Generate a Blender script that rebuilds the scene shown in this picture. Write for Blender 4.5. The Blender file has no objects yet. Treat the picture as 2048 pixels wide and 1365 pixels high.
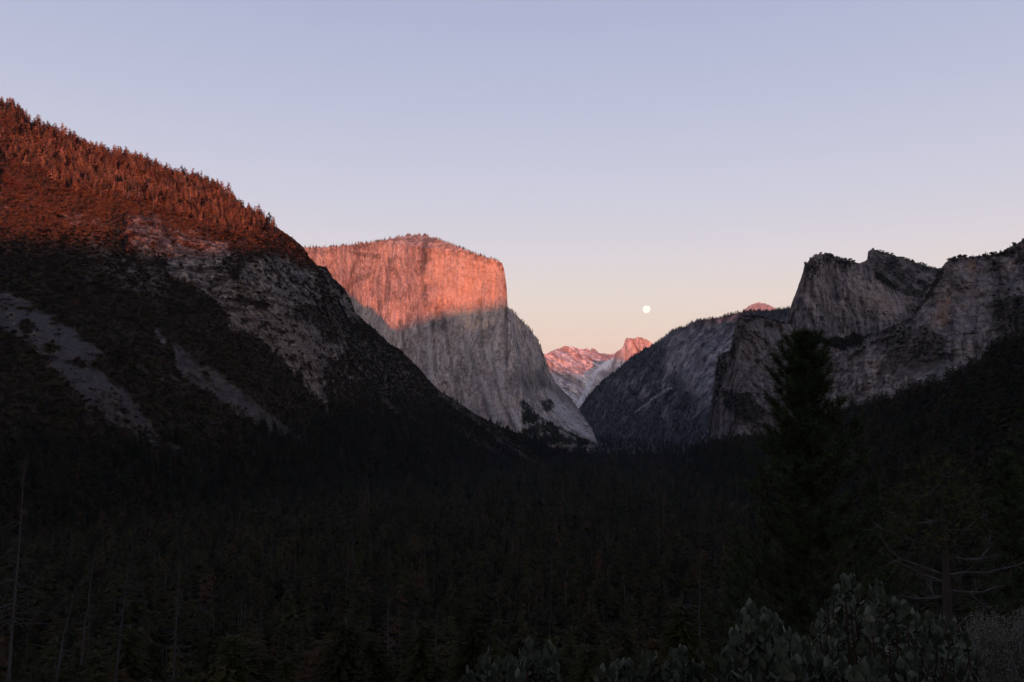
import bpy, math, random
import numpy as np
from mathutils import Vector, Matrix
random.seed(7); RNG = np.random.default_rng(7)
S = bpy.context.scene
COL = S.collection

# ------------------------------------------------------------------ camera
CZ = 170.0                                   # the viewpoint is 170 m above the valley floor
FPX = 1676.0; PITCH = math.atan(150.5/FPX)
cam = bpy.data.cameras.new('camera'); cam.sensor_width = 36; cam.lens = 36*FPX/2048
cam.clip_start = 0.1; cam.clip_end = 200000
co = bpy.data.objects.new('camera', cam); COL.objects.link(co)
co.location = (0, 0, CZ); co.rotation_euler = (math.pi/2+PITCH, 0, 0); S.camera = co

# ------------------------------------------------------------------ sky, sun, exposure
SUN_EL, SUN_AZ = math.radians(0.6), math.radians(-0.6)
def lin(r, g, b):
    f = lambda c: (c/255/12.92 if c/255 <= .04045 else ((c/255+.055)/1.055)**2.4)
    return (f(r), f(g), f(b), 1)
w = bpy.data.worlds.new('World'); S.world = w; w.use_nodes = True
N, L = w.node_tree.nodes, w.node_tree.links; N.clear()
out = N.new('ShaderNodeOutputWorld'); bg = N.new('ShaderNodeBackground'); bg2 = N.new('ShaderNodeBackground'); add = N.new('ShaderNodeAddShader')
tc = N.new('ShaderNodeTexCoord'); sep = N.new('ShaderNodeSeparateXYZ'); rmp = N.new('ShaderNodeValToRGB')
L.new(tc.outputs['Generated'], sep.inputs[0]); L.new(sep.outputs[2], rmp.inputs[0])
stops = [(0.0, lin(226, 192, 184)), (0.075, lin(236, 206, 193)), (0.10, lin(235, 211, 199)), (0.14, lin(230, 214, 208)),
         (0.19, lin(219, 210, 217)), (0.255, lin(205, 203, 219)), (0.36, lin(188, 191, 215)), (0.46, lin(173, 178, 208)), (0.60, lin(146, 155, 190)), (0.78, lin(98, 110, 155)), (1.0, lin(74, 86, 132))]
e = rmp.color_ramp.elements
e[0].position, e[0].color = stops[0]; e[1].position, e[1].color = stops[-1]
for p, c in stops[1:-1]:
    k = e.new(p); k.color = c
rmp.color_ramp.interpolation = 'LINEAR'
sky = N.new('ShaderNodeTexSky'); sky.sky_type = 'NISHITA'; sky.sun_disc = False
sky.sun_elevation = SUN_EL; sky.sun_rotation = math.pi+SUN_AZ; sky.altitude = 1300
# the sunset side of the sky (behind the viewpoint) is brighter and warmer than the side opposite
wm = N.new('ShaderNodeMapRange'); wm.interpolation_type = 'SMOOTHSTEP'; wm.inputs[1].default_value = 0.2; wm.inputs[2].default_value = -1.0; L.new(sep.outputs[1], wm.inputs[0])
wx = N.new('ShaderNodeMix'); wx.data_type = 'RGBA'; wx.inputs[6].default_value = (1, 1, 1, 1); wx.inputs[7].default_value = (2.35, 2.1, 1.75, 1); L.new(wm.outputs[0], wx.inputs[0])
wz = N.new('ShaderNodeMix'); wz.data_type = 'RGBA'; wz.blend_type = 'MULTIPLY'; wz.inputs[0].default_value = 1; L.new(rmp.outputs[0], wz.inputs[6]); L.new(wx.outputs[2], wz.inputs[7])
L.new(wz.outputs[2], bg.inputs[0]); bg.inputs[1].default_value = 0.965
L.new(sky.outputs[0], bg2.inputs[0]); bg2.inputs[1].default_value = 0.05
L.new(bg.outputs[0], add.inputs[0]); L.new(bg2.outputs[0], add.inputs[1]); L.new(add.outputs[0], out.inputs[0])
sl = bpy.data.lights.new('sun', 'SUN'); sl.energy = 5.0; sl.angle = math.radians(0.5); sl.color = (1.0, 0.18, 0.062)
so = bpy.data.objects.new('sun', sl); COL.objects.link(so)
so.rotation_euler = Vector((math.sin(SUN_AZ)*math.cos(SUN_EL), math.cos(SUN_AZ)*math.cos(SUN_EL), -math.sin(SUN_EL))).to_track_quat('-Z', 'Y').to_euler()
S.view_settings.view_transform = 'Standard'; S.view_settings.look = 'None'
S.view_settings.exposure = 0; S.view_settings.gamma = 1; S.view_settings.use_curve_mapping = False
S.render.engine = 'CYCLES'; S.cycles.use_denoising = True; S.cycles.max_bounces = 5; S.cycles.diffuse_bounces = 2
S.cycles.volume_bounces = 0; S.cycles.transparent_max_bounces = 8

# ------------------------------------------------------------------ helpers
def P2W(x, y, D):
    """point at depth D (metres along the valley axis) seen where the survey sightline (x, y) points"""
    x, y, D = np.broadcast_arrays(np.asarray(x, float), np.asarray(y, float), np.asarray(D, float))
    a = (x-1024)/FPX; b = (682.5-y)/FPX
    Y = math.cos(PITCH)-b*math.sin(PITCH); Z = math.sin(PITCH)+b*math.cos(PITCH)
    return np.stack([D*a/Y, D, CZ+D*Z/Y], -1)
def yz(z, D):
    """sightline height of world height z at depth D"""
    t = (np.asarray(z, float)-CZ)/D
    b = (t*math.cos(PITCH)-math.sin(PITCH))/(math.cos(PITCH)+t*math.sin(PITCH))
    return 682.5-b*FPX
_perm = np.random.default_rng(3).permutation(4096)
_grad = np.random.default_rng(4).normal(size=(4096, 3)); _grad /= np.linalg.norm(_grad, axis=1)[:, None]
def perlin(p):
    i = np.floor(p).astype(np.int64); f = p-i; u = f*f*f*(f*(f*6-15)+10); r = np.zeros(len(p))
    for dx in (0, 1):
        wx = u[:, 0] if dx else 1-u[:, 0]; hx = _perm[(i[:, 0]+dx) & 4095]
        for dy in (0, 1):
            wy = u[:, 1] if dy else 1-u[:, 1]; hy = _perm[(hx+i[:, 1]+dy) & 4095]
            for dz in (0, 1):
                wz = u[:, 2] if dz else 1-u[:, 2]; g = _grad[_perm[(hy+i[:, 2]+dz) & 4095]]
                r += wx*wy*wz*((f[:, 0]-dx)*g[:, 0]+(f[:, 1]-dy)*g[:, 1]+(f[:, 2]-dz)*g[:, 2])
    return r*1.5
def fbm(P, scale, octs=4, gain=.5, ridge=False, off=0.0):
    """fractal noise of points P; scale = metres per feature (scalar or xyz)"""
    sh = P.shape[:-1]; p = (P.reshape(-1, 3)/np.asarray(scale, float))+off; r = 0; a = 1; n = 0
    for k in range(octs):
        v = perlin(p)
        if ridge: v = 1-2*np.abs(v)
        r = r+a*v; n += a; a *= gain; p = p*2.03+17.3
    return (r/n).reshape(sh)
def smooth(a, b, x):
    t = np.clip((x-a)/(b-a), 0, 1); return t*t*(3-2*t)
def poly(x, y, pts, soft=8.0, jit=None, amp=12.0):
    """soft mask of a traced outline"""
    pts = np.array(pts, float); inside = np.zeros(x.shape, bool); d = np.full(x.shape, 1e9)
    for i in range(len(pts)):
        x0, y0 = pts[i]; x1, y1 = pts[(i+1) % len(pts)]
        c = ((y0 > y) != (y1 > y)) & (x < (x1-x0)*(y-y0)/((y1-y0) or 1e-9)+x0); inside ^= c
        l2 = (x1-x0)**2+(y1-y0)**2 or 1e-9; t = np.clip(((x-x0)*(x1-x0)+(y-y0)*(y1-y0))/l2, 0, 1)
        d = np.minimum(d, np.hypot(x-x0-t*(x1-x0), y-y0-t*(y1-y0)))
    s = np.where(inside, d, -d)
    if jit is not None: s = s+jit*amp
    return smooth(-soft, soft, s)
def stroke(x, y, pts, wid, jit=None, amp=4.0):
    d = np.full(x.shape, 1e9); ww = np.full(x.shape, 1.0)
    for i in range(len(pts)-1):
        (x0, y0), (x1, y1) = pts[i], pts[i+1]; l2 = (x1-x0)**2+(y1-y0)**2
        t = np.clip(((x-x0)*(x1-x0)+(y-y0)*(y1-y0))/l2, 0, 1); d = np.minimum(d, np.hypot(x-x0-t*(x1-x0), y-y0-t*(y1-y0)))
    if jit is not None: d = d+jit*amp
    return 1-smooth(wid*.5, wid*1.3, d)
def rbf(cps):
    c = np.array(cps, float); q = c[:, :2]/1000; v = np.log(c[:, 2]); n = len(c)
    A = np.zeros((n+3, n+3)); A[:n, :n] = np.hypot(q[:, None, 0]-q[None, :, 0], q[:, None, 1]-q[None, :, 1])
    A[:n, n] = 1; A[:n, n+1:] = q; A[n, :n] = 1; A[n+1:, :n] = q.T
    s = np.linalg.solve(A+np.diag([1e-9]*n+[0]*3), np.r_[v, 0, 0, 0])
    def f(x, y):
        x = x/1000; y = y/1000; r = s[n]+s[n+1]*x+s[n+2]*y
        for k in range(n): r = r+s[k]*np.hypot(x-q[k, 0], y-q[k, 1])
        return np.exp(r)
    return f
def ip(pts):
    p = np.array(pts, float); return lambda x: np.interp(x, p[:, 0], p[:, 1])

def mesh_np(name, V, F, mats, smooth_=False, mat_idx=None, attrs=None):
    me = bpy.data.meshes.new(name); V = np.asarray(V, np.float32); F = np.asarray(F, np.int32); k = F.shape[1]
    me.vertices.add(len(V)); me.vertices.foreach_set('co', V.ravel())
    me.loops.add(F.size); me.loops.foreach_set('vertex_index', F.ravel())
    me.polygons.add(len(F)); me.polygons.foreach_set('loop_start', np.arange(0, F.size, k, dtype=np.int32))
    me.polygons.foreach_set('use_smooth', np.full(len(F), bool(smooth_)))
    for m in mats: me.materials.append(m)
    if mat_idx is not None: me.polygons.foreach_set('material_index', np.asarray(mat_idx, np.int32))
    me.update(calc_edges=True)
    for nm, a in (attrs or {}).items():
        at = me.attributes.new(nm, 'FLOAT', 'POINT'); at.data.foreach_set('value', np.asarray(a, np.float32).ravel())
    return me
def link(name, data, parent=None, loc=None, rz=None, **props):
    o = bpy.data.objects.new(name, data); COL.objects.link(o)
    if parent is not None: o.parent = parent
    if loc is not None: o.location = loc
    if rz is not None: o.rotation_euler = (0, 0, rz)
    for k, v in props.items():
        if v is not None: o[k] = v
    return o
def thing(name, label, category, loc=(0, 0, 0), rz=0, group=None):
    return link(name, None, None, loc, rz, label=label, category=category, group=group)

# ------------------------------------------------------------------ materials
def new_mat(name):
    m = bpy.data.materials.new(name); m.use_nodes = True; return m, m.node_tree.nodes, m.node_tree.links
def simple(name, ca, cb, scale=1.0, rough=.8, rnd=0.0, spec=.04, obj=True, tint=None):
    """two colours broken up by noise; rnd shifts brightness per copy"""
    m, n, l = new_mat(name); b = n['Principled BSDF']; b.inputs['Roughness'].default_value = rough
    b.inputs['Specular IOR Level'].default_value = spec
    t = n.new('ShaderNodeTexCoord'); z = n.new('ShaderNodeTexNoise'); z.inputs['Scale'].default_value = scale; z.inputs['Detail'].default_value = 4
    r = n.new('ShaderNodeValToRGB'); r.color_ramp.elements[0].position = .35; r.color_ramp.elements[1].position = .65
    r.color_ramp.elements[0].color = (*ca, 1); r.color_ramp.elements[1].color = (*cb, 1)
    l.new(t.outputs['Object'], z.inputs['Vector']); l.new(z.outputs['Fac'], r.inputs[0])
    src = r.outputs[0]
    if rnd:
        oi = n.new('ShaderNodeObjectInfo'); mr = n.new('ShaderNodeMapRange'); mr.inputs[3].default_value = 1-rnd; mr.inputs[4].default_value = 1+rnd
        hs = n.new('ShaderNodeHueSaturation'); l.new(oi.outputs['Random'], mr.inputs[0]); l.new(mr.outputs[0], hs.inputs['Value'])
        l.new(src, hs.inputs['Color']); src = hs.outputs[0]
        if tint:
            mx = n.new('ShaderNodeMix'); mx.data_type = 'RGBA'; mx.inputs[7].default_value = (*tint, 1)
            cr = n.new('ShaderNodeMapRange'); cr.inputs[1].default_value = .78; cr.inputs[2].default_value = 1; mu = n.new('ShaderNodeMath'); mu.operation = 'MULTIPLY'
            fr = n.new('ShaderNodeMath'); fr.operation = 'FRACT'; mu.inputs[1].default_value = 7.31
            l.new(oi.outputs['Random'], mu.inputs[0]); l.new(mu.outputs[0], fr.inputs[0]); l.new(fr.outputs[0], cr.inputs[0])
            l.new(cr.outputs[0], mx.inputs[0]); l.new(src, mx.inputs[6]); src = mx.outputs[2]
    l.new(src, b.inputs['Base Color']); return m
def rock(name, ca, cb, veg=(.022, .026, .014), tal=(.2, .19, .19), rust=(.2, .12, .07), fine=6.0, streak=(14, 14, 160), bump=1.0, strata=0.0, contrast=(.38, .62), joint=(14, 14, 34), jointed=.6):
    """granite with vertical water streaks, rust stains, brush and talus where the surface carries them"""
    m, n, l = new_mat(name); b = n['Principled BSDF']; b.inputs['Roughness'].default_value = .9; b.inputs['Specular IOR Level'].default_value = .1
    t = n.new('ShaderNodeTexCoord')
    def noise(scale, det=6, rough=.6, dist=0):
        mp = n.new('ShaderNodeMapping'); mp.inputs['Scale'].default_value = [1/s for s in scale]
        z = n.new('ShaderNodeTexNoise'); z.inputs['Scale'].default_value = 1; z.inputs['Detail'].default_value = det
        z.inputs['Roughness'].default_value = rough; z.inputs['Distortion'].default_value = dist
        l.new(t.outputs['Object'], mp.inputs[0]); l.new(mp.outputs[0], z.inputs['Vector']); return z.outputs['Fac']
    def ramp(src, a, c, ca_, cb_):
        r = n.new('ShaderNodeValToRGB'); r.color_ramp.elements[0].position = a; r.color_ramp.elements[1].position = c
        r.color_ramp.elements[0].color = (*ca_, 1); r.color_ramp.elements[1].color = (*cb_, 1); l.new(src, r.inputs[0]); return r.outputs[0]
    def mix(f, a, c, mode='MIX'):
        x = n.new('ShaderNodeMix'); x.data_type = 'RGBA'; x.blend_type = mode
        for s, i in ((f, 0), (a, 6), (c, 7)):
            if isinstance(s, (int, float)): x.inputs[i].default_value = s
            elif isinstance(s, tuple): x.inputs[i].default_value = (*s, 1)
            else: l.new(s, x.inputs[i])
        return x.outputs[2]
    def attr(nm):
        a = n.new('ShaderNodeAttribute'); a.attribute_name = nm; return a.outputs['Fac']
    st = noise(streak, 8, .62, .4); big = noise((fine*28, fine*28, fine*40), 4); sm = noise((fine, fine, fine*1.4), 8, .7)
    base = ramp(st, contrast[0], contrast[1], ca, cb)
    base = mix(1.0, base, ramp(big, .35, .65, (.72, .72, .75), (1.15, 1.12, 1.08)), 'MULTIPLY')
    base = mix(1.0, base, ramp(sm, .3, .7, (.6, .6, .62), (1.3, 1.28, 1.25)), 'MULTIPLY')
    ck = noise((fine*7, fine*7, fine*26), 6, .65, 1.2); c1 = n.new('ShaderNodeMath'); c1.operation = 'SUBTRACT'; c1.inputs[1].default_value = .5; l.new(ck, c1.inputs[0])
    c2 = n.new('ShaderNodeMath'); c2.operation = 'ABSOLUTE'; l.new(c1.outputs[0], c2.inputs[0])
    base = mix(1.0, base, ramp(c2.outputs[0], .0, .035, (.45, .44, .45), (1, 1, 1)), 'MULTIPLY')
    jm = n.new('ShaderNodeMapping'); jm.inputs['Scale'].default_value = [1/s for s in joint]; l.new(t.outputs['Object'], jm.inputs[0])
    jn = n.new('ShaderNodeTexNoise'); jn.inputs['Scale'].default_value = 1.3; jn.inputs['Detail'].default_value = 4; l.new(jm.outputs[0], jn.inputs['Vector'])
    ja = n.new('ShaderNodeVectorMath'); ja.operation = 'MULTIPLY_ADD'; ja.inputs[1].default_value = (1.5, 1.5, 1.5); l.new(jn.outputs['Color'], ja.inputs[0]); l.new(jm.outputs[0], ja.inputs[2])
    v1 = n.new('ShaderNodeTexVoronoi'); v1.feature = 'DISTANCE_TO_EDGE'; v1.inputs['Scale'].default_value = 1; l.new(ja.outputs[0], v1.inputs['Vector'])
    v2 = n.new('ShaderNodeTexVoronoi'); v2.inputs['Scale'].default_value = 1; l.new(ja.outputs[0], v2.inputs['Vector']); vs = n.new('ShaderNodeSeparateColor'); l.new(v2.outputs['Color'], vs.inputs[0])
    base = mix(jointed, base, ramp(v1.outputs['Distance'], .0, .10, (.4, .39, .4), (1, 1, 1)), 'MULTIPLY')
    base = mix(jointed, base, ramp(vs.outputs[0], .1, .9, (.62, .62, .64), (1.38, 1.36, 1.33)), 'MULTIPLY')
    if strata:
        base = mix(strata, base, ramp(noise((fine*12, fine*12, fine*1.2), 5, .6, .6), .38, .6, (.45, .43, .42), (1.35, 1.3, 1.2)), 'MULTIPLY')
    mr = n.new('ShaderNodeMath'); mr.operation = 'MULTIPLY'; l.new(attr('rust'), mr.inputs[0]); l.new(ramp(st, .4, .6, (1, 1, 1), (.3, .3, .3)), mr.inputs[1])
    base = mix(mr.outputs[0], base, rust)
    tcol = mix(1.0, tal, ramp(noise((3, 3, 3), 5, .7), .35, .68, (.5, .5, .52), (1.5, 1.5, 1.5)), 'MULTIPLY')
    base = mix(attr('talus'), base, tcol)
    veg = mix(attr('dry'), veg, (.062, .035, .018))  # brush colour mixed towards a brighter, redder sunlit tone
    vcol = mix(1.0, veg, ramp(noise((9, 9, 9), 6, .7), .3, .7, (.5, .55, .5), (1.7, 1.5, 1.4)), 'MULTIPLY')
    base = mix(attr('veg'), base, vcol)
    l.new(base, b.inputs['Base Color'])
    bp = n.new('ShaderNodeBump'); bp.inputs['Strength'].default_value = .8; bp.inputs['Distance'].default_value = bump
    ad = n.new('ShaderNodeMath'); ad.operation = 'ADD'; l.new(sm, ad.inputs[0]); l.new(st, ad.inputs[1])
    l.new(ad.outputs[0], bp.inputs['Height']); l.new(bp.outputs[0], b.inputs['Normal']); return m

M_elcap = rock('pale_granite', (.24, .218, .215), (.52, .48, .45), rust=(.62, .49, .38), tal=(.42, .40, .385), fine=9, streak=(24, 24, 260), bump=4, contrast=(.30, .70), joint=(34, 34, 120), jointed=.38)
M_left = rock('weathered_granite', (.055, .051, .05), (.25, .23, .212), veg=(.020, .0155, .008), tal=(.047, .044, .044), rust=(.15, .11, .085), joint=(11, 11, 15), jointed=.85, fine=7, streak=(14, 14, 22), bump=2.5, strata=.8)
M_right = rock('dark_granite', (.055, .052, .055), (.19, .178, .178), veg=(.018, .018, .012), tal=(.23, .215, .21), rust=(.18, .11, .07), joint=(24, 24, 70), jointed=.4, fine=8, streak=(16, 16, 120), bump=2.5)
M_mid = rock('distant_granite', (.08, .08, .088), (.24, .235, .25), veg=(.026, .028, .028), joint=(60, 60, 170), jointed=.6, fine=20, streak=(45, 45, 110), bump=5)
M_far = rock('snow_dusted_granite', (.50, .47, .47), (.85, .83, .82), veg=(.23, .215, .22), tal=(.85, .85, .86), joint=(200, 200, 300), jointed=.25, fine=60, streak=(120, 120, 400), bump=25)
M_soil = rock('forest_soil', (.03, .025, .02), (.05, .045, .035), fine=5, streak=(20, 20, 20), bump=.5)

M_needle = simple('conifer_needles', (.0115, .0118, .0036), (.0225, .0205, .0062), .25, .7, .45, tint=(.040, .023, .011))
M_brush = simple('brush_leaves', (.0135, .0110, .0036), (.028, .0215, .0070), .3, .8, .4, tint=(.05, .026, .012))
M_lit = simple('slope_needles', (.28, .155, .08), (.48, .27, .145), .25, .8, .45, tint=(.05, .045, .03))  # needle copy for the sunlit slope and rim, sunlight put into its colour
M_dry = simple('dry_scrub', (.085, .048, .025), (.16, .09, .047), .3, .8, .35)  # brush copy for the sunlit upper slope, brightened and reddened as if lit
M_bark = simple('bark', (.028, .022, .018), (.055, .043, .036), 2.0, .9, .2)
M_dead = simple('weathered_wood', (.028, .025, .024), (.062, .056, .053), 3.0, .9, .25)
M_pole = simple('grey_dead_wood', (.035, .031, .03), (.075, .067, .064), 3.0, .9, .4)
M_silver = simple('silver_wood', (.28, .25, .23), (.5, .45, .42), 3.0, .9, .3)  # pale dead wood and trunks, brightened as the sunlit copy of the grey wood

# ------------------------------------------------------------------ mountain sheets
SH = {}
def sheet(name, label, mat, xs, top, bottom, Dfun, relief, masks, ny, back=((25, 2), (90, 8), (300, 40), (900, 200)), edge=3.0, vpow=1.0, flat=True):
    """A mountain face: columns of sightlines from its foot (bottom) to its crest (top), each vertex at its own surveyed
    depth plus rock relief; behind the crest the summit runs back (back = metres behind, metres lower) and falls to the ground."""
    xs = np.asarray(xs, float); nx = len(xs); v = np.linspace(0, 1, ny)**vpow
    yt = top(xs); yb = bottom(xs)
    Y = yb[None, :]+(yt-yb)[None, :]*v[:, None]; X = np.repeat(xs[None, :], ny, 0)
    D = Dfun(X, Y); W = P2W(X, Y, D)
    D2 = D+relief(X, Y, W)
    jag = fbm(W, max(edge*10, 1), 4, .6)*edge*3
    W2 = P2W(X, Y, D2); W2[..., 2] += jag*smooth(.8, 1, v)[:, None]
    att = masks(X, Y, W2)
    rows = [W2]; last = W2[-1]
    for dd, dz in back:
        R = last.copy(); s = (D2[-1]+dd)/D2[-1]; R[:, 0] *= s; R[:, 1] = D2[-1]+dd
        R[:, 2] = last[:, 2]-dz+fbm(R, 120, 3)*min(dd*.08, 12)*(dd > 40)
        R[:, 2] = np.minimum(R[:, 2], last[:, 2]-1)
        rows.append(R[None])
    R = rows[-1][0].copy(); R[:, 1] += 500; R[:, 2] = -20; rows.append(R[None])
    V = np.concatenate(rows, 0); ny2 = V.shape[0]
    A = {k: np.concatenate([a]+[a[-1:]]*(ny2-ny), 0) for k, a in att.items()}
    for k in ('veg', 'talus', 'rust'): A.setdefault(k, np.zeros(V.shape[:2]))
    i = np.arange(ny2-1)[:, None]*nx+np.arange(nx-1)[None, :]; i = i.ravel()
    F = np.stack([i, i+1, i+nx+1, i+nx], 1)
    me = mesh_np(name, V.reshape(-1, 3), F, [mat], not flat, attrs=A)
    o = link(name, me, kind='structure', label=label)
    SH[name] = dict(V=V, A=A, X=X, Y=Y, ny=ny)
    return o

# --- left wall of the valley
LT = ip([(-160, 120), (0, 212), (40, 224), (59, 243), (78, 256), (100, 266), (125, 272), (156, 286), (188, 300), (219, 308), (250, 315), (281, 321), (312, 338), (344, 352), (375, 356), (406, 361), (437, 376),
         (450, 386), (469, 391), (478, 405), (487, 413), (516, 428), (537, 445), (559, 458), (579, 472), (602, 490), (618, 514), (634, 531), (653, 535), (666, 556), (686, 575), (699, 595), (712, 627), (734, 646), (753, 662), (779, 688),
         (799, 698), (815, 714), (837, 735), (860, 764), (882, 784), (915, 803), (947, 826), (979, 842), (1011, 858), (1057, 874), (1100, 895), (1150, 908), (1215, 917)])
LF = ip([(-160, 860), (0, 980), (300, 1180), (600, 1600), (900, 2250), (1080, 2950), (1215, 3400)])
cps = [(x, float(LT(x)), d) for x, d in ((-160, 1800), (0, 1900), (150, 1950), (300, 2000), (450, 2040), (560, 2080), (602, 2200), (699, 2330), (779, 2480), (860, 2620), (979, 2820), (1057, 2960), (1215, 3420))]
cps += [(x, float(yz(0, LF(x))), float(LF(x))) for x in (-160, 0, 150, 300, 450, 600, 750, 900, 1080, 1215)]
cps += [(0, 480, 1600), (150, 480, 1640), (260, 440, 1730), (300, 500, 1690), (250, 560, 1560), (400, 480, 1790), (420, 560, 1700), (520, 520, 1800), (560, 640, 1760), (470, 640, 1640), (620, 740, 1780), (540, 760, 1600),
        (50, 640, 1330), (200, 780, 1290), (350, 920, 1330), (400, 730, 1500), (520, 830, 1530), (660, 860, 1800), (750, 800, 2080), (800, 870, 2150), (920, 860, 2500), (960, 900, 2560), (700, 700, 2050), (640, 600, 1960)]
LDf = rbf(cps)
def Lrel(X, Y, W):
    r = 62*fbm(W, (330, 330, 500), 5, .5, ridge=True, off=3)+26*fbm(W, (90, 90, 150), 4, .55, ridge=True)
    cl = poly(X, Y, [(245, 425), (480, 480), (600, 500), (700, 610), (720, 700), (640, 800), (520, 690), (430, 600), (240, 480)], 25)
    r += cl*(16*fbm(W, (34, 34, 44), 4, .6)+18*fbm(W, (110, 110, 26), 4, .6)+6*fbm(W, 9, 2, .6)+26*fbm(W, (120, 120, 160), 2, .5, ridge=True, off=4))+(1-cl)*7*fbm(W, 14, 3, .6)
    jw = fbm(W, (60, 60, 40), 4, .6)*26
    g = np.exp(-((X-(258-(Y-400)*.10)+jw)/15)**2)*smooth(400, 450, Y)*(1-smooth(480, 570, Y)); r += 45*g
    r += 45*np.exp(-((X-6+jw*1.5)/22)**2-((Y-355+jw)/40)**2)
    return r*smooth(0, 1, (yz(-10, D_or(X))-Y)/60)
def D_or(X): return LF(X)
def Lmask(X, Y, W):
    j = fbm(W, 60, 5, .65)*1.6; k = fbm(W, (22, 22, 14), 4, .7)*1.8
    rk = poly(X, Y, [(245, 425), (300, 435), (350, 452), (400, 468), (450, 482), (520, 478), (600, 505), (640, 540), (670, 560), (700, 610), (722, 650), (700, 700), (655, 730), (645, 800), (610, 765), (560, 720), (520, 690), (470, 650), (430, 600), (380, 565), (330, 530), (280, 500), (240, 480)], 9, j, 22)
    vg = np.maximum.reduce([.85*poly(X, Y, [(450, 465), (560, 450), (612, 500), (640, 545), (600, 535), (560, 515), (500, 528), (470, 570), (452, 560), (466, 510)], 8, j, 14),
                            .75*poly(X, Y, [(555, 610), (650, 612), (722, 650), (790, 730), (720, 705), (600, 640)], 8, j, 22),
                            .8*stroke(X, Y, [(640, 560), (660, 610), (700, 660)], 14, j, 10), stroke(X, Y, [(470, 598), (500, 602), (530, 618)], 6, j, 8), stroke(X, Y, [(340, 575), (375, 580)], 14, j, 8)])
    ldg = smooth(.22, .42, fbm(W, (110, 110, 13), 4, .62, off=2)*1.7); spot = smooth(.34, .5, fbm(W, 24, 3, .6, off=8)*1.6)
    rk = rk*(1-vg)*(1-.7*smooth(.32, .55, k))*(1-.8*ldg)*(1-.85*spot)
    rk = np.maximum(rk, .55*poly(X, Y, [(640, 690), (700, 680), (760, 680), (800, 702), (880, 782), (830, 795), (720, 770), (650, 800)], 20, j, 30)*smooth(-.1, .4, k))
    rk = np.maximum(rk, .4*poly(X, Y, [(170, 470), (270, 470), (340, 565), (320, 610), (240, 600), (170, 540)], 20, j, 30)*smooth(-.2, .4, k))
    rk = np.maximum(rk, .8*stroke(X, Y, [(312, 668), (326, 682)], 7, j, 5))
    rk = np.maximum(rk, .6*stroke(X, Y, [(0, 425), (30, 415), (50, 405)], 14, j, 14)*smooth(-.2, .3, k))
    rk = np.maximum(rk, .75*stroke(X, Y, [(125, 430), (160, 440), (215, 455)], 12, j, 16)*smooth(-.2, .3, k))
    rk = np.maximum(rk, .5*stroke(X, Y, [(625, 760), (650, 800), (655, 840)], 5, j, 8))
    rk = np.maximum(rk, .8*poly(X, Y, [(455, 388), (470, 388), (492, 416), (470, 410)], 4))
    tl = poly(X, Y, [(-160, 520), (0, 597), (42, 600), (110, 640), (213, 707), (182, 722), (218, 762), (262, 802), (325, 872), (395, 930), (440, 975), (400, 962), (330, 912), (220, 850), (150, 780), (100, 725), (60, 690), (0, 655), (-160, 600)], 5, j+.7*k, 12)
    for bx, by, br in ((52, 655, 17), (100, 697, 14), (40, 617, 6), (58, 620, 7), (165, 732, 9), (150, 722, 6)):
        tl = tl*(1-smooth(1.25, .75, np.hypot(X-bx, (Y-by)*1.1)/br+j*.25))
    tl = tl*(1-.8*smooth(740, 940, Y))
    t2 = poly(X, Y, [(343, 690), (385, 708), (455, 762), (520, 815), (562, 852), (640, 905), (560, 872), (500, 835), (440, 800), (395, 772), (360, 745)], 5, j, 7)
    for bx, by, br in ((372, 703, 5), (390, 718, 6), (406, 733, 5), (413, 752, 6)):
        t2 = t2*(1-smooth(1.25, .75, np.hypot(X-bx, (Y-by)*1.3)/br+j*.25))
    tl = np.maximum(tl, .85*t2*(1-.5*smooth(840, 900, Y)))
    for pts, wd, am in (([(878, 790), (915, 815), (960, 850), (1000, 885), (1060, 925), (1075, 935)], 4.5, 1.0), ([(900, 852), (940, 878), (985, 905), (1012, 925)], 4, .9), ([(764, 800), (780, 812), (795, 828)], 4, .9), ([(1010, 890), (1040, 905)], 2, .7),
                        ([(270, 732), (310, 750), (350, 772), (372, 775)], 1.5, .7), ([(470, 824), (500, 842), (550, 872)], 2.4, .9), ([(330, 745), (372, 772)], 2, .8), ([(800, 835), (860, 868), (930, 910)], 3, .35), ([(1000, 870), (1060, 905)], 5, .3), ([(900, 800), (1000, 862)], 8, .45)):
        tl = np.maximum(tl, am*stroke(X, Y, pts, wd, j, 3)*smooth(-.5, .3, k))
    tl = tl*(1-.65*smooth(.15, .45, fbm(W, (40, 40, 40), 4, .6)*1.8))
    rust = .6*poly(X, Y, [(430, 590), (560, 600), (640, 700), (640, 790), (560, 730), (500, 680), (440, 640)], 25, j, 30)
    veg = np.clip(1-np.maximum(rk, tl), 0, 1)
    return dict(veg=veg, talus=tl*(1-rk), rust=rust, dry=smooth(530, 430, Y+0*X))  # last mask paints sunlight into the upper brush, fading past the shadow line
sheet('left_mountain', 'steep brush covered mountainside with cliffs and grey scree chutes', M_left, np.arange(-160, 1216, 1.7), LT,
      lambda x: yz(-10, LF(x)), LDf, Lrel, Lmask, 350, edge=1.6)

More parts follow.
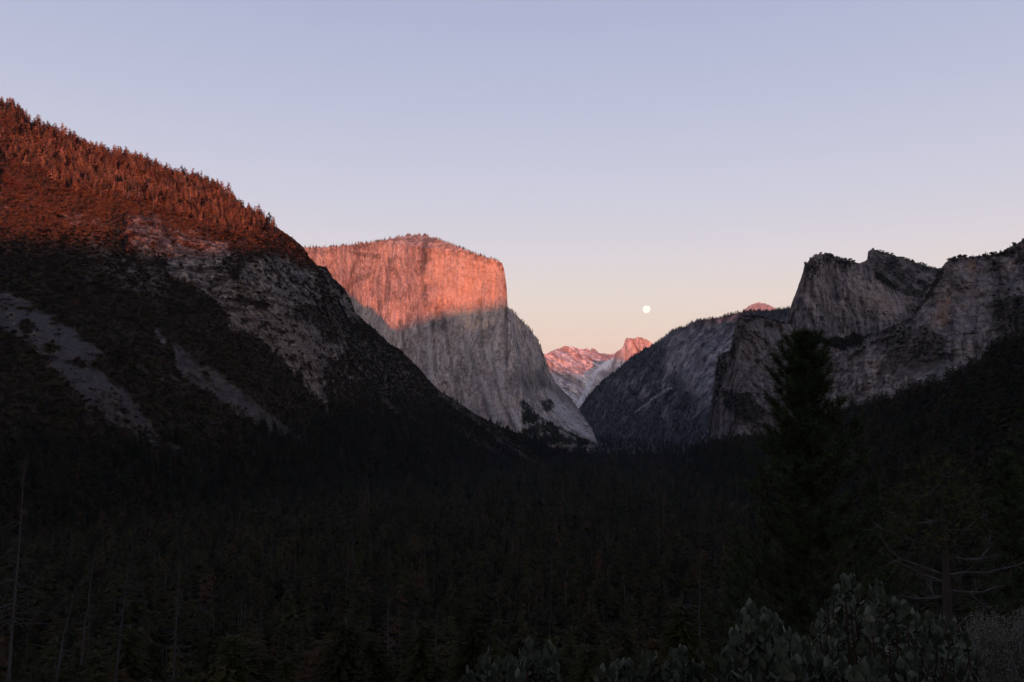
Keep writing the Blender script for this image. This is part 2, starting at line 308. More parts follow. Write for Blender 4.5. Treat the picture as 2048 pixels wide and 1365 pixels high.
# --- the great monolith
ET = ip([(540, 492), (610, 495), (640, 496), (680, 493), (740, 486), (790, 477), (815, 472), (850, 472), (870, 478), (900, 488), (930, 500), (960, 512), (990, 520), (1004, 526), (1008, 537), (1011, 556), (1014, 580), (1015, 614), (1040, 638), (1065, 665), (1080, 690),
         (1092, 722), (1098, 742), (1110, 766), (1125, 781), (1145, 799), (1159, 822), (1173, 842), (1185, 860), (1193, 882), (1202, 912), (1215, 925)])
ENX = ip([(480, 1008), (612, 1014), (680, 1028), (760, 1040), (803, 1046), (866, 1056), (930, 1066)])    # x of the prow, by height
def ED(X, Y):
    nx = ENX(Y); u = nx-X
    front = 3480+np.where(u < 160, .85*u, 136+1.55*(u-160))
    rim = np.interp(X, [540, 640, 740, 800, 850, 930, 1000, 1015], [505, 506, 500, 502, 510, 516, 527, 545])
    front = front+np.clip(rim-14-Y, 0, 60)*3.2-np.clip(Y-620, 0, 400)*.55
    east = 3480-np.clip(Y-620, 0, 400)*.55+np.clip(-u, 0, 300)*5.5
    sk = smooth(780, 880, Y)*np.clip(-u, 0, 200)*3.2
    return np.where(u > 0, front, east-sk)
def Erel(X, Y, W):
    ea = smooth(0, 12, X-ENX(Y))
    r = 46*fbm(W, (230, 230, 420), 3, .5)+16*fbm(W, (60, 60, 210), 4, .6, ridge=True)+9*fbm(W, (26, 26, 60), 4, .65)+6*fbm(W, 16, 3, .65)
    r += ea*(22*fbm(W, (60, 60, 180), 4, .6, ridge=True))
    r += -28*np.exp(-((X-(930+(Y-640)*.36))/16)**2)*smooth(640, 720, Y)      # leaning pillars on the lower face
    r += -22*np.exp(-((X-(985+(Y-700)*.33))/11)**2)*smooth(690, 760, Y)
    r += 16*np.exp(-((X-(880+(Y-640)*.25))/9)**2)*smooth(560, 640, Y)
    return r
def Emask(X, Y, W):
    j = fbm(W, 90, 5, .65)*1.6; k = fbm(W, (30, 30, 20), 4, .7)*1.8
    rim = np.interp(X, [540, 640, 740, 800, 850, 930, 1000, 1015], [505, 500, 492, 478, 478, 508, 527, 545])
    veg = .55*smooth(10, -6, Y-rim-5)*smooth(-.3, .3, k)
    v2 = np.maximum(poly(X, Y, [(1043, 803), (1058, 812), (1072, 830), (1098, 842), (1128, 860), (1165, 874), (1205, 890), (1205, 925), (1040, 925)], 3, j, 8), .9*poly(X, Y, [(1080, 802), (1100, 800), (1110, 812), (1100, 826), (1082, 822)], 3, j, 7))
    tal = poly(X, Y, [(1088, 778), (1112, 790), (1140, 815), (1168, 850), (1195, 878), (1170, 873), (1140, 858), (1115, 830), (1100, 802)], 6, j, 10)
    tal = np.maximum(tal, .5*stroke(X, Y, [(1062, 820), (1080, 830), (1095, 838)], 3, j, 5)); tal = np.maximum(tal, .7*stroke(X, Y, [(1122, 852), (1150, 868)], 3, j, 4))
    dk = poly(X, Y, [(1040, 745), (1085, 738), (1110, 775), (1150, 800), (1140, 812), (1110, 790), (1080, 775), (1050, 785)], 12, j, 14)*.45
    east = smooth(0, 14, X-ENX(Y))*.25*smooth(0, .4, k)
    for pts, wd in (([(800, 640), (812, 700)], 3), ([(866, 640), (872, 740)], 4), ([(888, 640), (905, 740), (915, 800)], 4), ([(940, 705), (962, 780), (985, 850)], 5), ([(985, 720), (1000, 800), (1028, 855)], 4), ([(735, 552), (712, 560), (694, 580)], 5), ([(850, 490), (845, 560), (852, 610)], 7), ([(780, 520), (775, 600)], 6), ([(926, 655), (932, 700)], 3), ([(960, 600), (964, 690)], 5), ([(700, 505), (760, 515)], 4)):
        veg = np.maximum(veg, .38*stroke(X, Y, pts, wd, j, 4))
    for pts, wd in (([(828, 690), (830, 735)], 1.5), ([(953, 695), (960, 726)], 1.5), ([(925, 690), (972, 785), (992, 850)], 7), ([(975, 700), (1010, 790), (1035, 850)], 6), ([(858, 660), (862, 760)], 4)):
        tal = np.maximum(tal, .75*stroke(X, Y, pts, wd, j, 4))
    v2 = v2*(1-.6*smooth(.05, .4, fbm(W, (70, 70, 30), 4, .7)*1.8))
    return dict(veg=np.clip(np.maximum.reduce([veg, v2, dk*(1-tal), east])*(1-.0*tal), 0, 1), talus=tal*(1-v2), rust=np.clip(.75*poly(X, Y, [(880, 470), (1020, 520), (1020, 640), (900, 650), (860, 560)], 26, j, 40)+.25*smooth(-.2, .5, j), 0, 1))
sheet('granite_cliff', 'huge pale granite monolith, its upper half lit red by the sunset', M_elcap, np.arange(540, 1216, 1.6), ET,
      lambda x: yz(-10, np.interp(x, [540, 1056, 1100, 1215], [4050, 3350, 3300, 3420])), ED, Erel, Emask, 300, edge=1.4, back=((60, 1), (200, 6), (700, 60), (1500, 250)))

# --- far summits
CT = ip([(1040, 735), (1070, 718), (1092, 708), (1110, 700), (1130, 692), (1145, 694), (1160, 698), (1168, 699), (1173, 696), (1179, 701), (1184, 696), (1192, 700), (1198, 706), (1215, 708), (1235, 707), (1270, 712), (1320, 725)])
def Crel(X, Y, W):
    q = W.copy(); q[..., 0] += 1.3*(W[..., 2]-900)      # slabs run down to the left
    return 260*fbm(q, (420, 900, 2600), 5, .6, ridge=True)+90*fbm(W, 260, 4, .6)
def Cmask(X, Y, W):
    q = W.copy(); q[..., 0] += 1.3*(W[..., 2]-900); k = fbm(q, (110, 300, 900), 5, .7)*1.8; k2 = fbm(W, (160, 160, 70), 4, .7)*1.6
    rot = poly(X, Y, [(1180, 700), (1235, 705), (1230, 730), (1190, 715)], 6)
    return dict(veg=np.clip(.75*smooth(.05, .5, k)+.5*smooth(738, 775, Y)*smooth(-.3, .3, k2)+.5*rot, 0, .95), talus=.8*smooth(.1, .6, -k)*(1-smooth(735, 770, Y)))
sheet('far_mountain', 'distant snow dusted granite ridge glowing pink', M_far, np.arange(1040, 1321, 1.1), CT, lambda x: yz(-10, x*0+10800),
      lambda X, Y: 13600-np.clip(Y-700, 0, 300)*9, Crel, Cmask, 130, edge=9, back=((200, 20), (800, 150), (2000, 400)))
HT = ip([(1135, 838), (1150, 813), (1160, 795), (1170, 772), (1182, 750), (1196, 734), (1210, 724), (1222, 719), (1232, 704), (1240, 700), (1246, 694), (1250, 681), (1253, 675.5), (1262, 677), (1270, 677), (1275, 674.5), (1283, 675), (1292, 679), (1300, 684), (1306, 688), (1340, 715)])
def Hf(X, Y):
    face = 9900+(X-1250)*6; sh = np.interp(Y, [675, 700, 730], [1262, 1277, 1290])
    return np.where(X < 1249, 9900-(1249-X)*14-np.clip(Y-715, 0, 200)*6, np.where(X < sh, 9900+(X-1249)*5.0, 9900+(X-1249)*5-60-(X-sh)*6))+np.clip(700-Y, 0, 60)*2
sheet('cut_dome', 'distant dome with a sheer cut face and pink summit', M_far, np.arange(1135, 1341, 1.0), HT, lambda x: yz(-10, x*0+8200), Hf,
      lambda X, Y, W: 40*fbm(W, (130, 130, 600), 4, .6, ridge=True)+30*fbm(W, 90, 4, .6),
      lambda X, Y, W: dict(talus=np.maximum(poly(X, Y, [(1196, 735), (1212, 722), (1223, 719), (1222, 728), (1205, 740), (1180, 752)], 4), .6*stroke(X, Y, [(1190, 748), (1172, 780), (1160, 805)], 5, fbm(W, 100, 4), 8)),
                           veg=np.clip(np.maximum.reduce([poly(X, Y, [(1200, 745), (1235, 735), (1245, 760), (1210, 790)], 8), .8*stroke(X, Y, [(1238, 702), (1232, 714), (1226, 735)], 4), .45*smooth(1249, 1251, X)*smooth(1285, 1265, X), .5*smooth(-.1, .4, fbm(W, 120, 5, .7)*1.6)*smooth(740, 760, Y)]), 0, 1)),
      170, edge=3, back=((60, 10), (200, 60), (700, 300)))

# --- dark wooded ridge in the middle distance, a bare dome behind it
RT = ip([(1120, 850), (1145, 832), (1162, 812), (1170, 801), (1180, 789), (1200, 768), (1225, 748), (1240, 737), (1262, 716), (1285, 701), (1306, 691), (1320, 682), (1335, 669), (1350, 659), (1370, 654), (1385, 646), (1410, 640), (1440, 636), (1470, 628), (1490, 624), (1510, 622), (1545, 622), (1582, 615), (1640, 610), (1700, 625)])
def RD(X, Y):
    return np.interp(X, [1120, 1300, 1420, 1560, 1700], [7200, 6500, 5900, 5400, 5200])-np.clip(Y-RT(X), 0, 260)*5.0
def Rrel(X, Y, W):
    q = W.copy(); q[..., 0] += .5*W[..., 2]
    return 90*fbm(q, (620, 900, 1500), 4, .5, ridge=True, off=5)+30*fbm(W, (90, 90, 140), 4, .6)+14*fbm(W, 60, 3, .6)
def Rmask(X, Y, W):
    j = fbm(W, 170, 5, .65)*1.6; k = fbm(W, (70, 70, 130), 5, .7)*1.8
    cl = poly(X, Y, [(1325, 670), (1380, 655), (1440, 645), (1480, 640), (1470, 760), (1440, 820), (1400, 815), (1360, 750), (1330, 740)], 14, j, 18)
    rk = np.maximum(cl*smooth(-.7, .1, k), .7*poly(X, Y, [(1225, 760), (1320, 740), (1360, 800), (1330, 835), (1270, 800)], 14, j, 25)*smooth(-.1, .5, k))
    for pts in ([(1410, 702), (1430, 728)], [(1420, 735), (1408, 770)], [(1320, 790), (1270, 825)], [(1345, 775), (1300, 800)], [(1380, 840), (1400, 822)], [(1432, 640), (1443, 645)], [(1330, 755), (1325, 780)]):
        rk = np.maximum(rk, stroke(X, Y, pts, 2.2, j, 3))
    return dict(veg=np.clip(1-rk, 0, 1)*np.clip(1-.3*smooth(-.2, .6, k), 0, 1))
sheet('middle_ridge', 'dark wooded ridge with grey cliffs, blue in the haze', M_mid, np.arange(1120, 1701, 1.5), RT, lambda x: yz(-10, x*0+4700), RD, Rrel, Rmask, 190, edge=4, back=((150, 10), (500, 60), (1000, 200)))
DT = ip([(1440, 650), (1470, 634), (1485, 622), (1495, 614), (1505, 608.5), (1517, 605.5), (1528, 606.5), (1537, 610), (1546, 615), (1560, 625), (1600, 640)])
sheet('bare_dome', 'small rounded granite dome catching red light', M_far, np.arange(1440, 1601, 1.3), DT, lambda x: yz(600, x*0+6700), lambda X, Y: 7000-(Y-605)*5+((X-1518)/40)**2*120,
      lambda X, Y, W: 25*fbm(W, 70, 4, .6), lambda X, Y, W: dict(veg=np.clip(.25+.7*smooth(-.1, .35, fbm(W, (45, 45, 25), 4, .7)*1.8), 0, .8)), 40, edge=3, back=((80, 15), (200, 80)))

# --- right hand cliffs
KT = ip([(1690, 560), (1720, 527), (1734, 520), (1736, 503), (1745, 499), (1770, 505), (1800, 515), (1840, 528), (1870, 537), (1885, 537), (1940, 550), (1990, 580)])
def ckrel(a=1.0):
    return lambda X, Y, W: a*(70*fbm(W, (210, 210, 420), 3, .5, ridge=True, off=9)+26*fbm(W, (60, 60, 150), 4, .6, ridge=True)+12*fbm(W, (80, 80, 20), 3, .6)+8*fbm(W, (16, 16, 30), 4, .65))
sheet('spire_ridge', 'farther wooded crest with a sharp square notch', M_right, np.arange(1690, 1991, 1.7), KT, lambda x: yz(350, x*0+2950), lambda X, Y: 3300-np.clip(Y-500, 0, 300)*2.2, ckrel(),
      lambda X, Y, W: dict(veg=np.clip(.85*smooth(-.6, .1, fbm(W, 60, 5, .7)*1.6)*smooth(1738, 1760, X+(Y-500)*.1)+.1, 0, 1)*(1-.6*stroke(X, Y, [(1800, 530), (1860, 560)], 10, fbm(W, 50, 4), 12))), 110, edge=1.5)
GT = ip([(1500, 720), (1560, 665), (1576, 630), (1583, 608), (1590, 590), (1600, 562), (1605, 548), (1609, 530), (1620, 519), (1632, 511), (1642, 508.5), (1660, 510), (1680, 516), (1700, 521), (1720, 527), (1745, 540), (1775, 560), (1810, 590), (1850, 600), (1900, 615), (2000, 650)])
def Gm(X, Y, W):
    j = fbm(W, 70, 5, .65)*1.6; k = fbm(W, (25, 25, 30), 4, .7)*1.8
    v = np.maximum.reduce([.8*poly(X, Y, [(1608, 535), (1640, 508), (1720, 524), (1700, 540), (1650, 530), (1620, 570)], 10, j, 14)*smooth(-.4, .2, k),
                           poly(X, Y, [(1745, 530), (1870, 540), (1865, 570), (1845, 592), (1780, 580), (1750, 560)], 7, j, 8),
                           poly(X, Y, [(1640, 682), (1690, 674), (1740, 672), (1725, 694), (1660, 708)], 7, j, 12), .5*smooth(.1, .5, k)])  # first outline here: dark patch low on the face
    return dict(veg=np.clip(v, 0, 1), rust=.5*poly(X, Y, [(1740, 590), (1790, 600), (1780, 625), (1745, 615)], 8, j, 10), talus=.35*poly(X, Y, [(1690, 540), (1725, 545), (1780, 590), (1840, 600), (1760, 655), (1720, 600)], 12, j, 20))
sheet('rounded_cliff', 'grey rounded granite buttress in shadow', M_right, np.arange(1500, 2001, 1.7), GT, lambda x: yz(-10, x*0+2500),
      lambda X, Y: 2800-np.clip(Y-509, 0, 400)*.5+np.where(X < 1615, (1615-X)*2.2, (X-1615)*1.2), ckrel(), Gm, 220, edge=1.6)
BT = ip([(1408, 905), (1416, 880), (1424, 800), (1430, 745), (1437, 712), (1448, 706), (1460, 700), (1466, 668), (1474, 643), (1486, 634), (1510, 634), (1540, 640), (1560, 647), (1583, 650), (1620, 680), (1680, 700), (1760, 720), (1850, 740)])
def Bm(X, Y, W):
    j = fbm(W, 70, 5, .65)*1.6; k = fbm(W, (22, 22, 26), 4, .7)*1.8
    v = np.maximum.reduce([.9*poly(X, Y, [(1428, 740), (1440, 706), (1462, 698), (1480, 630), (1520, 630), (1490, 660), (1475, 700), (1440, 790), (1425, 830)], 8, j, 10)*smooth(-.6, .1, k), .9*poly(X, Y, [(1440, 780), (1500, 790), (1540, 830), (1500, 850), (1450, 820)], 8, j, 14),
                           .55*smooth(-.1, .4, k), poly(X, Y, [(1400, 890), (1470, 875), (1560, 870), (1620, 900), (1400, 930)], 10, j, 8)])
    return dict(veg=np.clip(v, 0, 1), rust=.15+0*X)
sheet('lower_buttress', 'dark broken rock buttress standing at the valley floor', M_right, np.arange(1408, 1851, 1.7), BT, lambda x: yz(-10, x*0+2150),
      lambda X, Y: 2500-np.clip(Y-635, 0, 300)*1.1+np.where(X < 1480, (1480-X)*5, (X-1480)*.8), ckrel(1.1), Bm, 190, edge=1.8)
WT = ip([(1640, 770), (1700, 712), (1755, 672), (1765, 658), (1790, 647), (1815, 637), (1840, 604), (1860, 572), (1875, 548), (1884, 535), (1892, 524), (1905, 518), (1925, 514), (1945, 517), (1960, 513), (1990, 508), (2010, 503), (2030, 489), (2048, 481), (2120, 450), (2230, 430)])
def Wm(X, Y, W):
    j = fbm(W, 60, 5, .65)*1.6; k = fbm(W, (20, 20, 26), 4, .7)*1.8
    v = np.maximum.reduce([.9*poly(X, Y, [(1905, 515), (1960, 512), (2048, 480), (2230, 420), (2230, 560), (2048, 540), (2010, 520), (1950, 525)], 6, j, 12)*smooth(-.5, .2, k), .8*poly(X, Y, [(1990, 600), (2060, 590), (2230, 600), (2230, 720), (2040, 700), (1985, 690)], 9, j, 20),
                           .6*stroke(X, Y, [(1990, 530), (2015, 600), (2040, 640)], 9, j, 16), .35*smooth(.1, .5, k)])
    v = np.maximum(v, .85*stroke(X, Y, [(1886, 540), (1852, 600), (1818, 642), (1768, 662), (1758, 680), (1700, 716)], 4, j, 6))  # dark line tracing the wall's edge against the cliff behind
    dk = poly(X, Y, [(1760, 668), (1800, 645), (1850, 655), (1890, 670), (1895, 740), (1850, 745), (1790, 760), (1760, 740)], 8, j, 16)
    return dict(veg=np.clip(np.maximum(v, .62*dk), 0, 1), rust=np.maximum(.9*poly(X, Y, [(1935, 515), (1955, 515), (1950, 545), (1935, 545)], 6, j, 10), .75*poly(X, Y, [(1880, 600), (1905, 590), (1895, 650), (1870, 645)], 7, j, 12)),
                talus=.35*np.maximum(poly(X, Y, [(1905, 530), (1980, 530), (1975, 700), (1900, 690), (1915, 600)], 10, j, 24), poly(X, Y, [(1840, 730), (1940, 700), (1960, 715), (1860, 780), (1800, 790)], 10, j, 20))*smooth(-.3, .3, k))
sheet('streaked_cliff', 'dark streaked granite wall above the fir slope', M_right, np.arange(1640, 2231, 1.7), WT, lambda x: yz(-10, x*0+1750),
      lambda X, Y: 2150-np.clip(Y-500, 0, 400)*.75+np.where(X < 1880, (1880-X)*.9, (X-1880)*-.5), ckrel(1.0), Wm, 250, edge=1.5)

# --- wooded slope under the right hand cliffs
FT = ip([(1380, 905), (1420, 903), (1500, 893), (1560, 884), (1620, 868), (1700, 842), (1760, 826), (1800, 815), (1870, 794), (1900, 784), (1940, 766), (1965, 746), (2000, 726), (2048, 712), (2120, 680), (2250, 640)])
FF = ip([(1380, 2300), (1600, 1400), (1800, 950), (2048, 640), (2250, 520)])
FB = ip([(1380, 2400), (1500, 2050), (1700, 1600), (1870, 1300), (2048, 1050), (2250, 900)])
def FD(X, Y):
    yt = FT(X); yb = yz(-10, FF(X)); t = np.clip((Y-yt)/(yb-yt), 0, 1); return 1/((1-t)/FB(X)+t/FF(X))
sheet('right_hillside', 'dark fir covered slope rising to the right', M_soil, np.arange(1380, 2251, 5), FT, lambda x: yz(-10, FF(x)), FD,
      lambda X, Y, W: 25*fbm(W, 150, 4, .5, ridge=True), lambda X, Y, W: dict(veg=.8+0*X), 90, edge=1, back=((100, 10), (300, 120)))

# ------------------------------------------------------------------ ground and the ridge that shades the valley
def ground_z(x, y):
    """height of the viewpoint's slope and the valley floor"""
    d = np.hypot(x*.8, y); z = CZ-1.75-.36*np.maximum(d, 0)
    z = z+6*np.sin(x/47+1)*np.sin(y/61)*smooth(60, 150, d)
    z = np.where(y < 0, CZ-1.75+380*(1-np.exp(-np.maximum(-y-8, 0)*.62/380)), z)
    k = 14.0; z = np.where(z > 60, z, np.where(z < -60, 0, k*np.log1p(np.exp(np.clip(z, -60, 60)/k))))
    return z
gx = np.unique(np.r_[np.linspace(-8500, -900, 40), np.linspace(-900, 900, 181), np.linspace(900, 8500, 40)])
gy = np.unique(np.r_[np.linspace(-6000, -200, 40), np.linspace(-200, 60, 66), np.linspace(60, 1200, 120), np.linspace(1200, 16900, 80)])
GX, GY = np.meshgrid(gx, gy); GZ = ground_z(GX, GY); GV = np.stack([GX, GY, GZ], -1); GV[..., 2] += fbm(GV, 30, 3)*.8-.2
i = (np.arange(len(gy)-1)[:, None]*len(gx)+np.arange(len(gx)-1)[None, :]).ravel(); nx = len(gx)
link('ground', mesh_np('ground', GV.reshape(-1, 3), np.stack([i, i+1, i+nx+1, i+nx], 1), [M_soil], True, attrs=dict(veg=np.full(GX.size, .7), talus=np.zeros(GX.size), rust=np.zeros(GX.size))), kind='structure', label='dark forest floor falling from the viewpoint to the valley')
HP = ip([(-6000, 560), (-1500, 590), (-1000, 612), (-850, 604), (-700, 604), (-600, 625), (-532, 655), (-279, 722), (8, 752), (200, 860), (400, 1000), (726, 1115), (958, 1100), (1200, 1035), (1394, 985), (1550, 960), (1720, 1040), (2145, 1130), (3200, 1250), (6000, 1200)])
RY = -5000.0
rx = np.arange(-6000, 6001, 25.0); prof = np.linspace(-1, 1, 13)
RX, RP = np.meshgrid(rx, prof); cx = RX*math.cos(SUN_AZ)+RY*0
tt = RX*math.cos(SUN_AZ)-RY*math.sin(SUN_AZ)
H = HP(tt); RZ = H*(1-np.abs(RP)**1.2)-15; RV = np.stack([RX, RY+RP*950, RZ], -1)
RV[..., 2] += fbm(RV, 220, 3, .5)*11*(1-np.abs(RP)); i = (np.arange(12)[:, None]*len(rx)+np.arange(len(rx)-1)[None, :]).ravel(); nx = len(rx)
link('western_hills', mesh_np('western_hills', RV.reshape(-1, 3), np.stack([i, i+1, i+nx+1, i+nx], 1), [M_soil], True, attrs=dict(veg=np.full(RX.size, .9), talus=np.zeros(RX.size), rust=np.zeros(RX.size))), kind='structure', label='wooded hills behind the viewpoint')

# ------------------------------------------------------------------ tree and bush shapes
def tube(pts, rads, sides=5, cap=True):
    pts = [Vector(p) for p in pts]; V = []; F = []
    for i, p in enumerate(pts):
        d = (pts[min(i+1, len(pts)-1)]-pts[max(i-1, 0)]).normalized(); a = d.orthogonal().normalized(); b = d.cross(a)
        if i:                                   # keep rings aligned
            a = (pa-d*pa.dot(d)).normalized(); b = d.cross(a)
        pa = a
        for k in range(sides):
            t = 2*math.pi*k/sides; V.append(p+(a*math.cos(t)+b*math.sin(t))*rads[i])
    n = sides
    for i in range(len(pts)-1):
        for k in range(n): q = i*n; F.append((q+k, q+(k+1) % n, q+n+(k+1) % n)); F.append((q+k, q+n+(k+1) % n, q+n+k))
    return np.array([tuple(v) for v in V]), np.array(F)
def join(parts):
    V = []; F = []; o = 0
    for v, f in parts:
        V.append(v); F.append(f+o); o += len(v)
    return np.concatenate(V), np.concatenate(F)
def conifer_crown(h, r, tiers, per, rng, base=.12, blades=3, wf=1.0):
    """sprays of needles on whorled, drooping branches"""
    T = []
    for t in range(tiers):
        f = t/(tiers-1); z0 = h*(base+(1-base)*f**.9); rr = r*(1-f)**.75*(.55+.45*min(1, f*6))+.02*h*(1-f)+.12
        n = max(3, int(per*(1-f*.6)))
        for k in range(n):
            a = rng.uniform(0, 2*math.pi); ln = rr*rng.uniform(.6, 1.15)
            if rng.random() < .10: continue
            dz = -ln*rng.uniform(.12, .5)+(.25*ln if f > .8 else 0); ca, sa = math.cos(a), math.sin(a)
            w0 = ln*rng.uniform(.28, .45)*wf
            for b in range(blades):
                s0 = b/blades; s1 = (b+1.25)/blades; c0 = np.array([ca*ln*s0, sa*ln*s0, z0+dz*s0**1.5]); c1 = np.array([ca*ln*s1, sa*ln*s1, z0+dz*s1**1.5])
                ww = w0*(1-.55*s0)*rng.uniform(.7, 1.2); side = np.array([-sa, ca, 0])*ww; dn = np.array([0, 0, -ww*rng.uniform(.3, .9)])
                T.append((c0, c1, (c0+c1)/2+side+dn)); T.append((c0, (c0+c1)/2-side+dn, c1))
    top = np.array([0, 0, h*1.02])
    for k in range(3):
        a = k*2.1; T.append((top, np.array([math.cos(a), math.sin(a), 0])*.035*h+[0, 0, h*.9], np.array([math.cos(a+1.5), math.sin(a+1.5), 0])*.03*h+[0, 0, h*.92]))
    V = np.array(T).reshape(-1, 3); return V, np.arange(len(V)).reshape(-1, 3)
def blob_crown(r, h, n, rng, leaf=.22, clumps=7, zc=.62):
    """rounded broadleaf or brush crown out of leaf clumps"""
    C = []
    for k in range(clumps):
        a = rng.uniform(0, 6.28); q = rng.uniform(.15, .65)*r; C.append((math.cos(a)*q, math.sin(a)*q, h*rng.uniform(zc-.25, zc+.2), rng.uniform(.35, .6)*r))
    T = []
    for k in range(n):
        cx_, cy_, cz_, cr = C[rng.integers(clumps)]; d = rng.normal(size=3); d /= np.linalg.norm(d); p = np.array([cx_, cy_, cz_])+d*cr*rng.uniform(.75, 1.1)*np.array([1, 1, .8]); p[2] = max(p[2], .05*h)
        u = rng.normal(size=3); u -= u.dot(d)*d*.7; u /= np.linalg.norm(u); v = np.cross(d, u); s = leaf*r*rng.uniform(.6, 1.3)
        T.append((p-u*s, p+u*s*.6-v*s*.7, p+v*s+u*s*.3))
    V = np.array(T).reshape(-1, 3); return V, np.arange(len(V)).reshape(-1, 3)
def snag_parts(h, r, nb, rng, lean=(0, 0), up=.1, blen=.12, droop=.5):
    """a bare dead trunk and its bare branches"""
    n = 9; P = [(lean[0]*h*(k/n)**1.3+rng.normal()*.004*h, lean[1]*h*(k/n)**1.3, h*k/n) for k in range(n+1)]
    tr = tube(P, [r*(1-.88*k/n) for k in range(n+1)], 7); br = []
    for k in range(nb):
        f = rng.uniform(.3, .99); z = h*f; c = Vector((lean[0]*h*f**1.3, lean[1]*h*f**1.3, z)); a = rng.uniform(0, 6.28); ln = h*blen*rng.uniform(.4, 1.2)*(1.15-f*.75)
        d = Vector((math.cos(a), math.sin(a), up*rng.uniform(-1, 2))); Q = []; p = c.copy()
        for s in range(5):
            Q.append(p.copy()); d.z -= droop*rng.uniform(.0, .35)*(1 if s < 3 else -1.3); d.normalize(); p = p+d*ln/4+Vector((rng.normal(), rng.normal(), rng.normal()))*ln*.02
        rr = r*(1-.85*f)*.38; b = [tube(Q, [rr, rr*.8, rr*.6, rr*.4, rr*.15], 4)]
        for s in (2, 3):
            if rng.random() < .7:
                e = (Q[s]-Q[s-1]).normalized()+Vector((rng.normal(), rng.normal(), rng.normal()))*.6; e.normalize(); b.append(tube([Q[s], Q[s]+e*ln*.2, Q[s]+e*ln*.36+Vector((0, 0, ln*.05))], [rr*.4, rr*.28, rr*.1], 3))
        br.append(join(b))
    return tr, br

protos = bpy.data.collections.new('forest_shapes')          # source shapes for the far forest masses; never linked to the scene
def proto(name, parts):
    """parts = [(V, F, material)] -> one mesh in the source collection"""
    V, F = join([(v, f) for v, f, m in parts]); idx = np.concatenate([np.full(len(f), k) for k, (v, f, m) in enumerate(parts)])
    me = mesh_np(name, V, F, [m for v, f, m in parts], False, idx); o = bpy.data.objects.new(name, me); return o
rg = np.random.default_rng(11)
def trunk_simple(h, r, n=4): return tube([(0, 0, -1), (0, 0, h*.5), (0, 0, h*.93)], [r, r*.6, r*.1], n)
KINDS = {'fir': [], 'lit': [], 'bush': [], 'oak': [], 'snag': [], 'dry': [], 'silver': []}
for k in range(5):
    hh = 1.0; V, F = conifer_crown(1, (.10, .13, .16, .12, .19)[k], 15, 7, rg, base=(.1, .15, .25, .3, .12)[k], blades=2)
    t = tube([(0, 0, -.04), (0, 0, .5), (0, 0, .93)], [.014, .009, .002], 4)
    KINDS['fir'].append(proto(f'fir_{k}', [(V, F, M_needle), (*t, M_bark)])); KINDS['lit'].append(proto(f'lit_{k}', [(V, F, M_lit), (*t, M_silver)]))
for k in range(4):
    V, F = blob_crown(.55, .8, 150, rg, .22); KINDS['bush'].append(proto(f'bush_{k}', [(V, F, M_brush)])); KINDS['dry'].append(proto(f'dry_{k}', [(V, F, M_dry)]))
    V, F = blob_crown(.33, 1, 170, rg, .2, 9); t = tube([(0, 0, -.05), (0, 0, .3), (.03, 0, .6)], [.03, .022, .01], 4)
    KINDS['oak'].append(proto(f'oak_{k}', [(V, F, M_brush), (*t, M_bark)]))
for k in range(3):
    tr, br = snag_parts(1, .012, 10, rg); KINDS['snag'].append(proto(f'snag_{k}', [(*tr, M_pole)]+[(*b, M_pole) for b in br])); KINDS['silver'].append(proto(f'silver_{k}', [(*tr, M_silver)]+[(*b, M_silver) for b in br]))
KOFF = {}; _n = 0
for kd in KINDS:
    KOFF[kd] = (_n, len(KINDS[kd])); 
    for o in KINDS[kd]: o.name = f'shape_{_n:03d}'; protos.objects.link(o); _n += 1

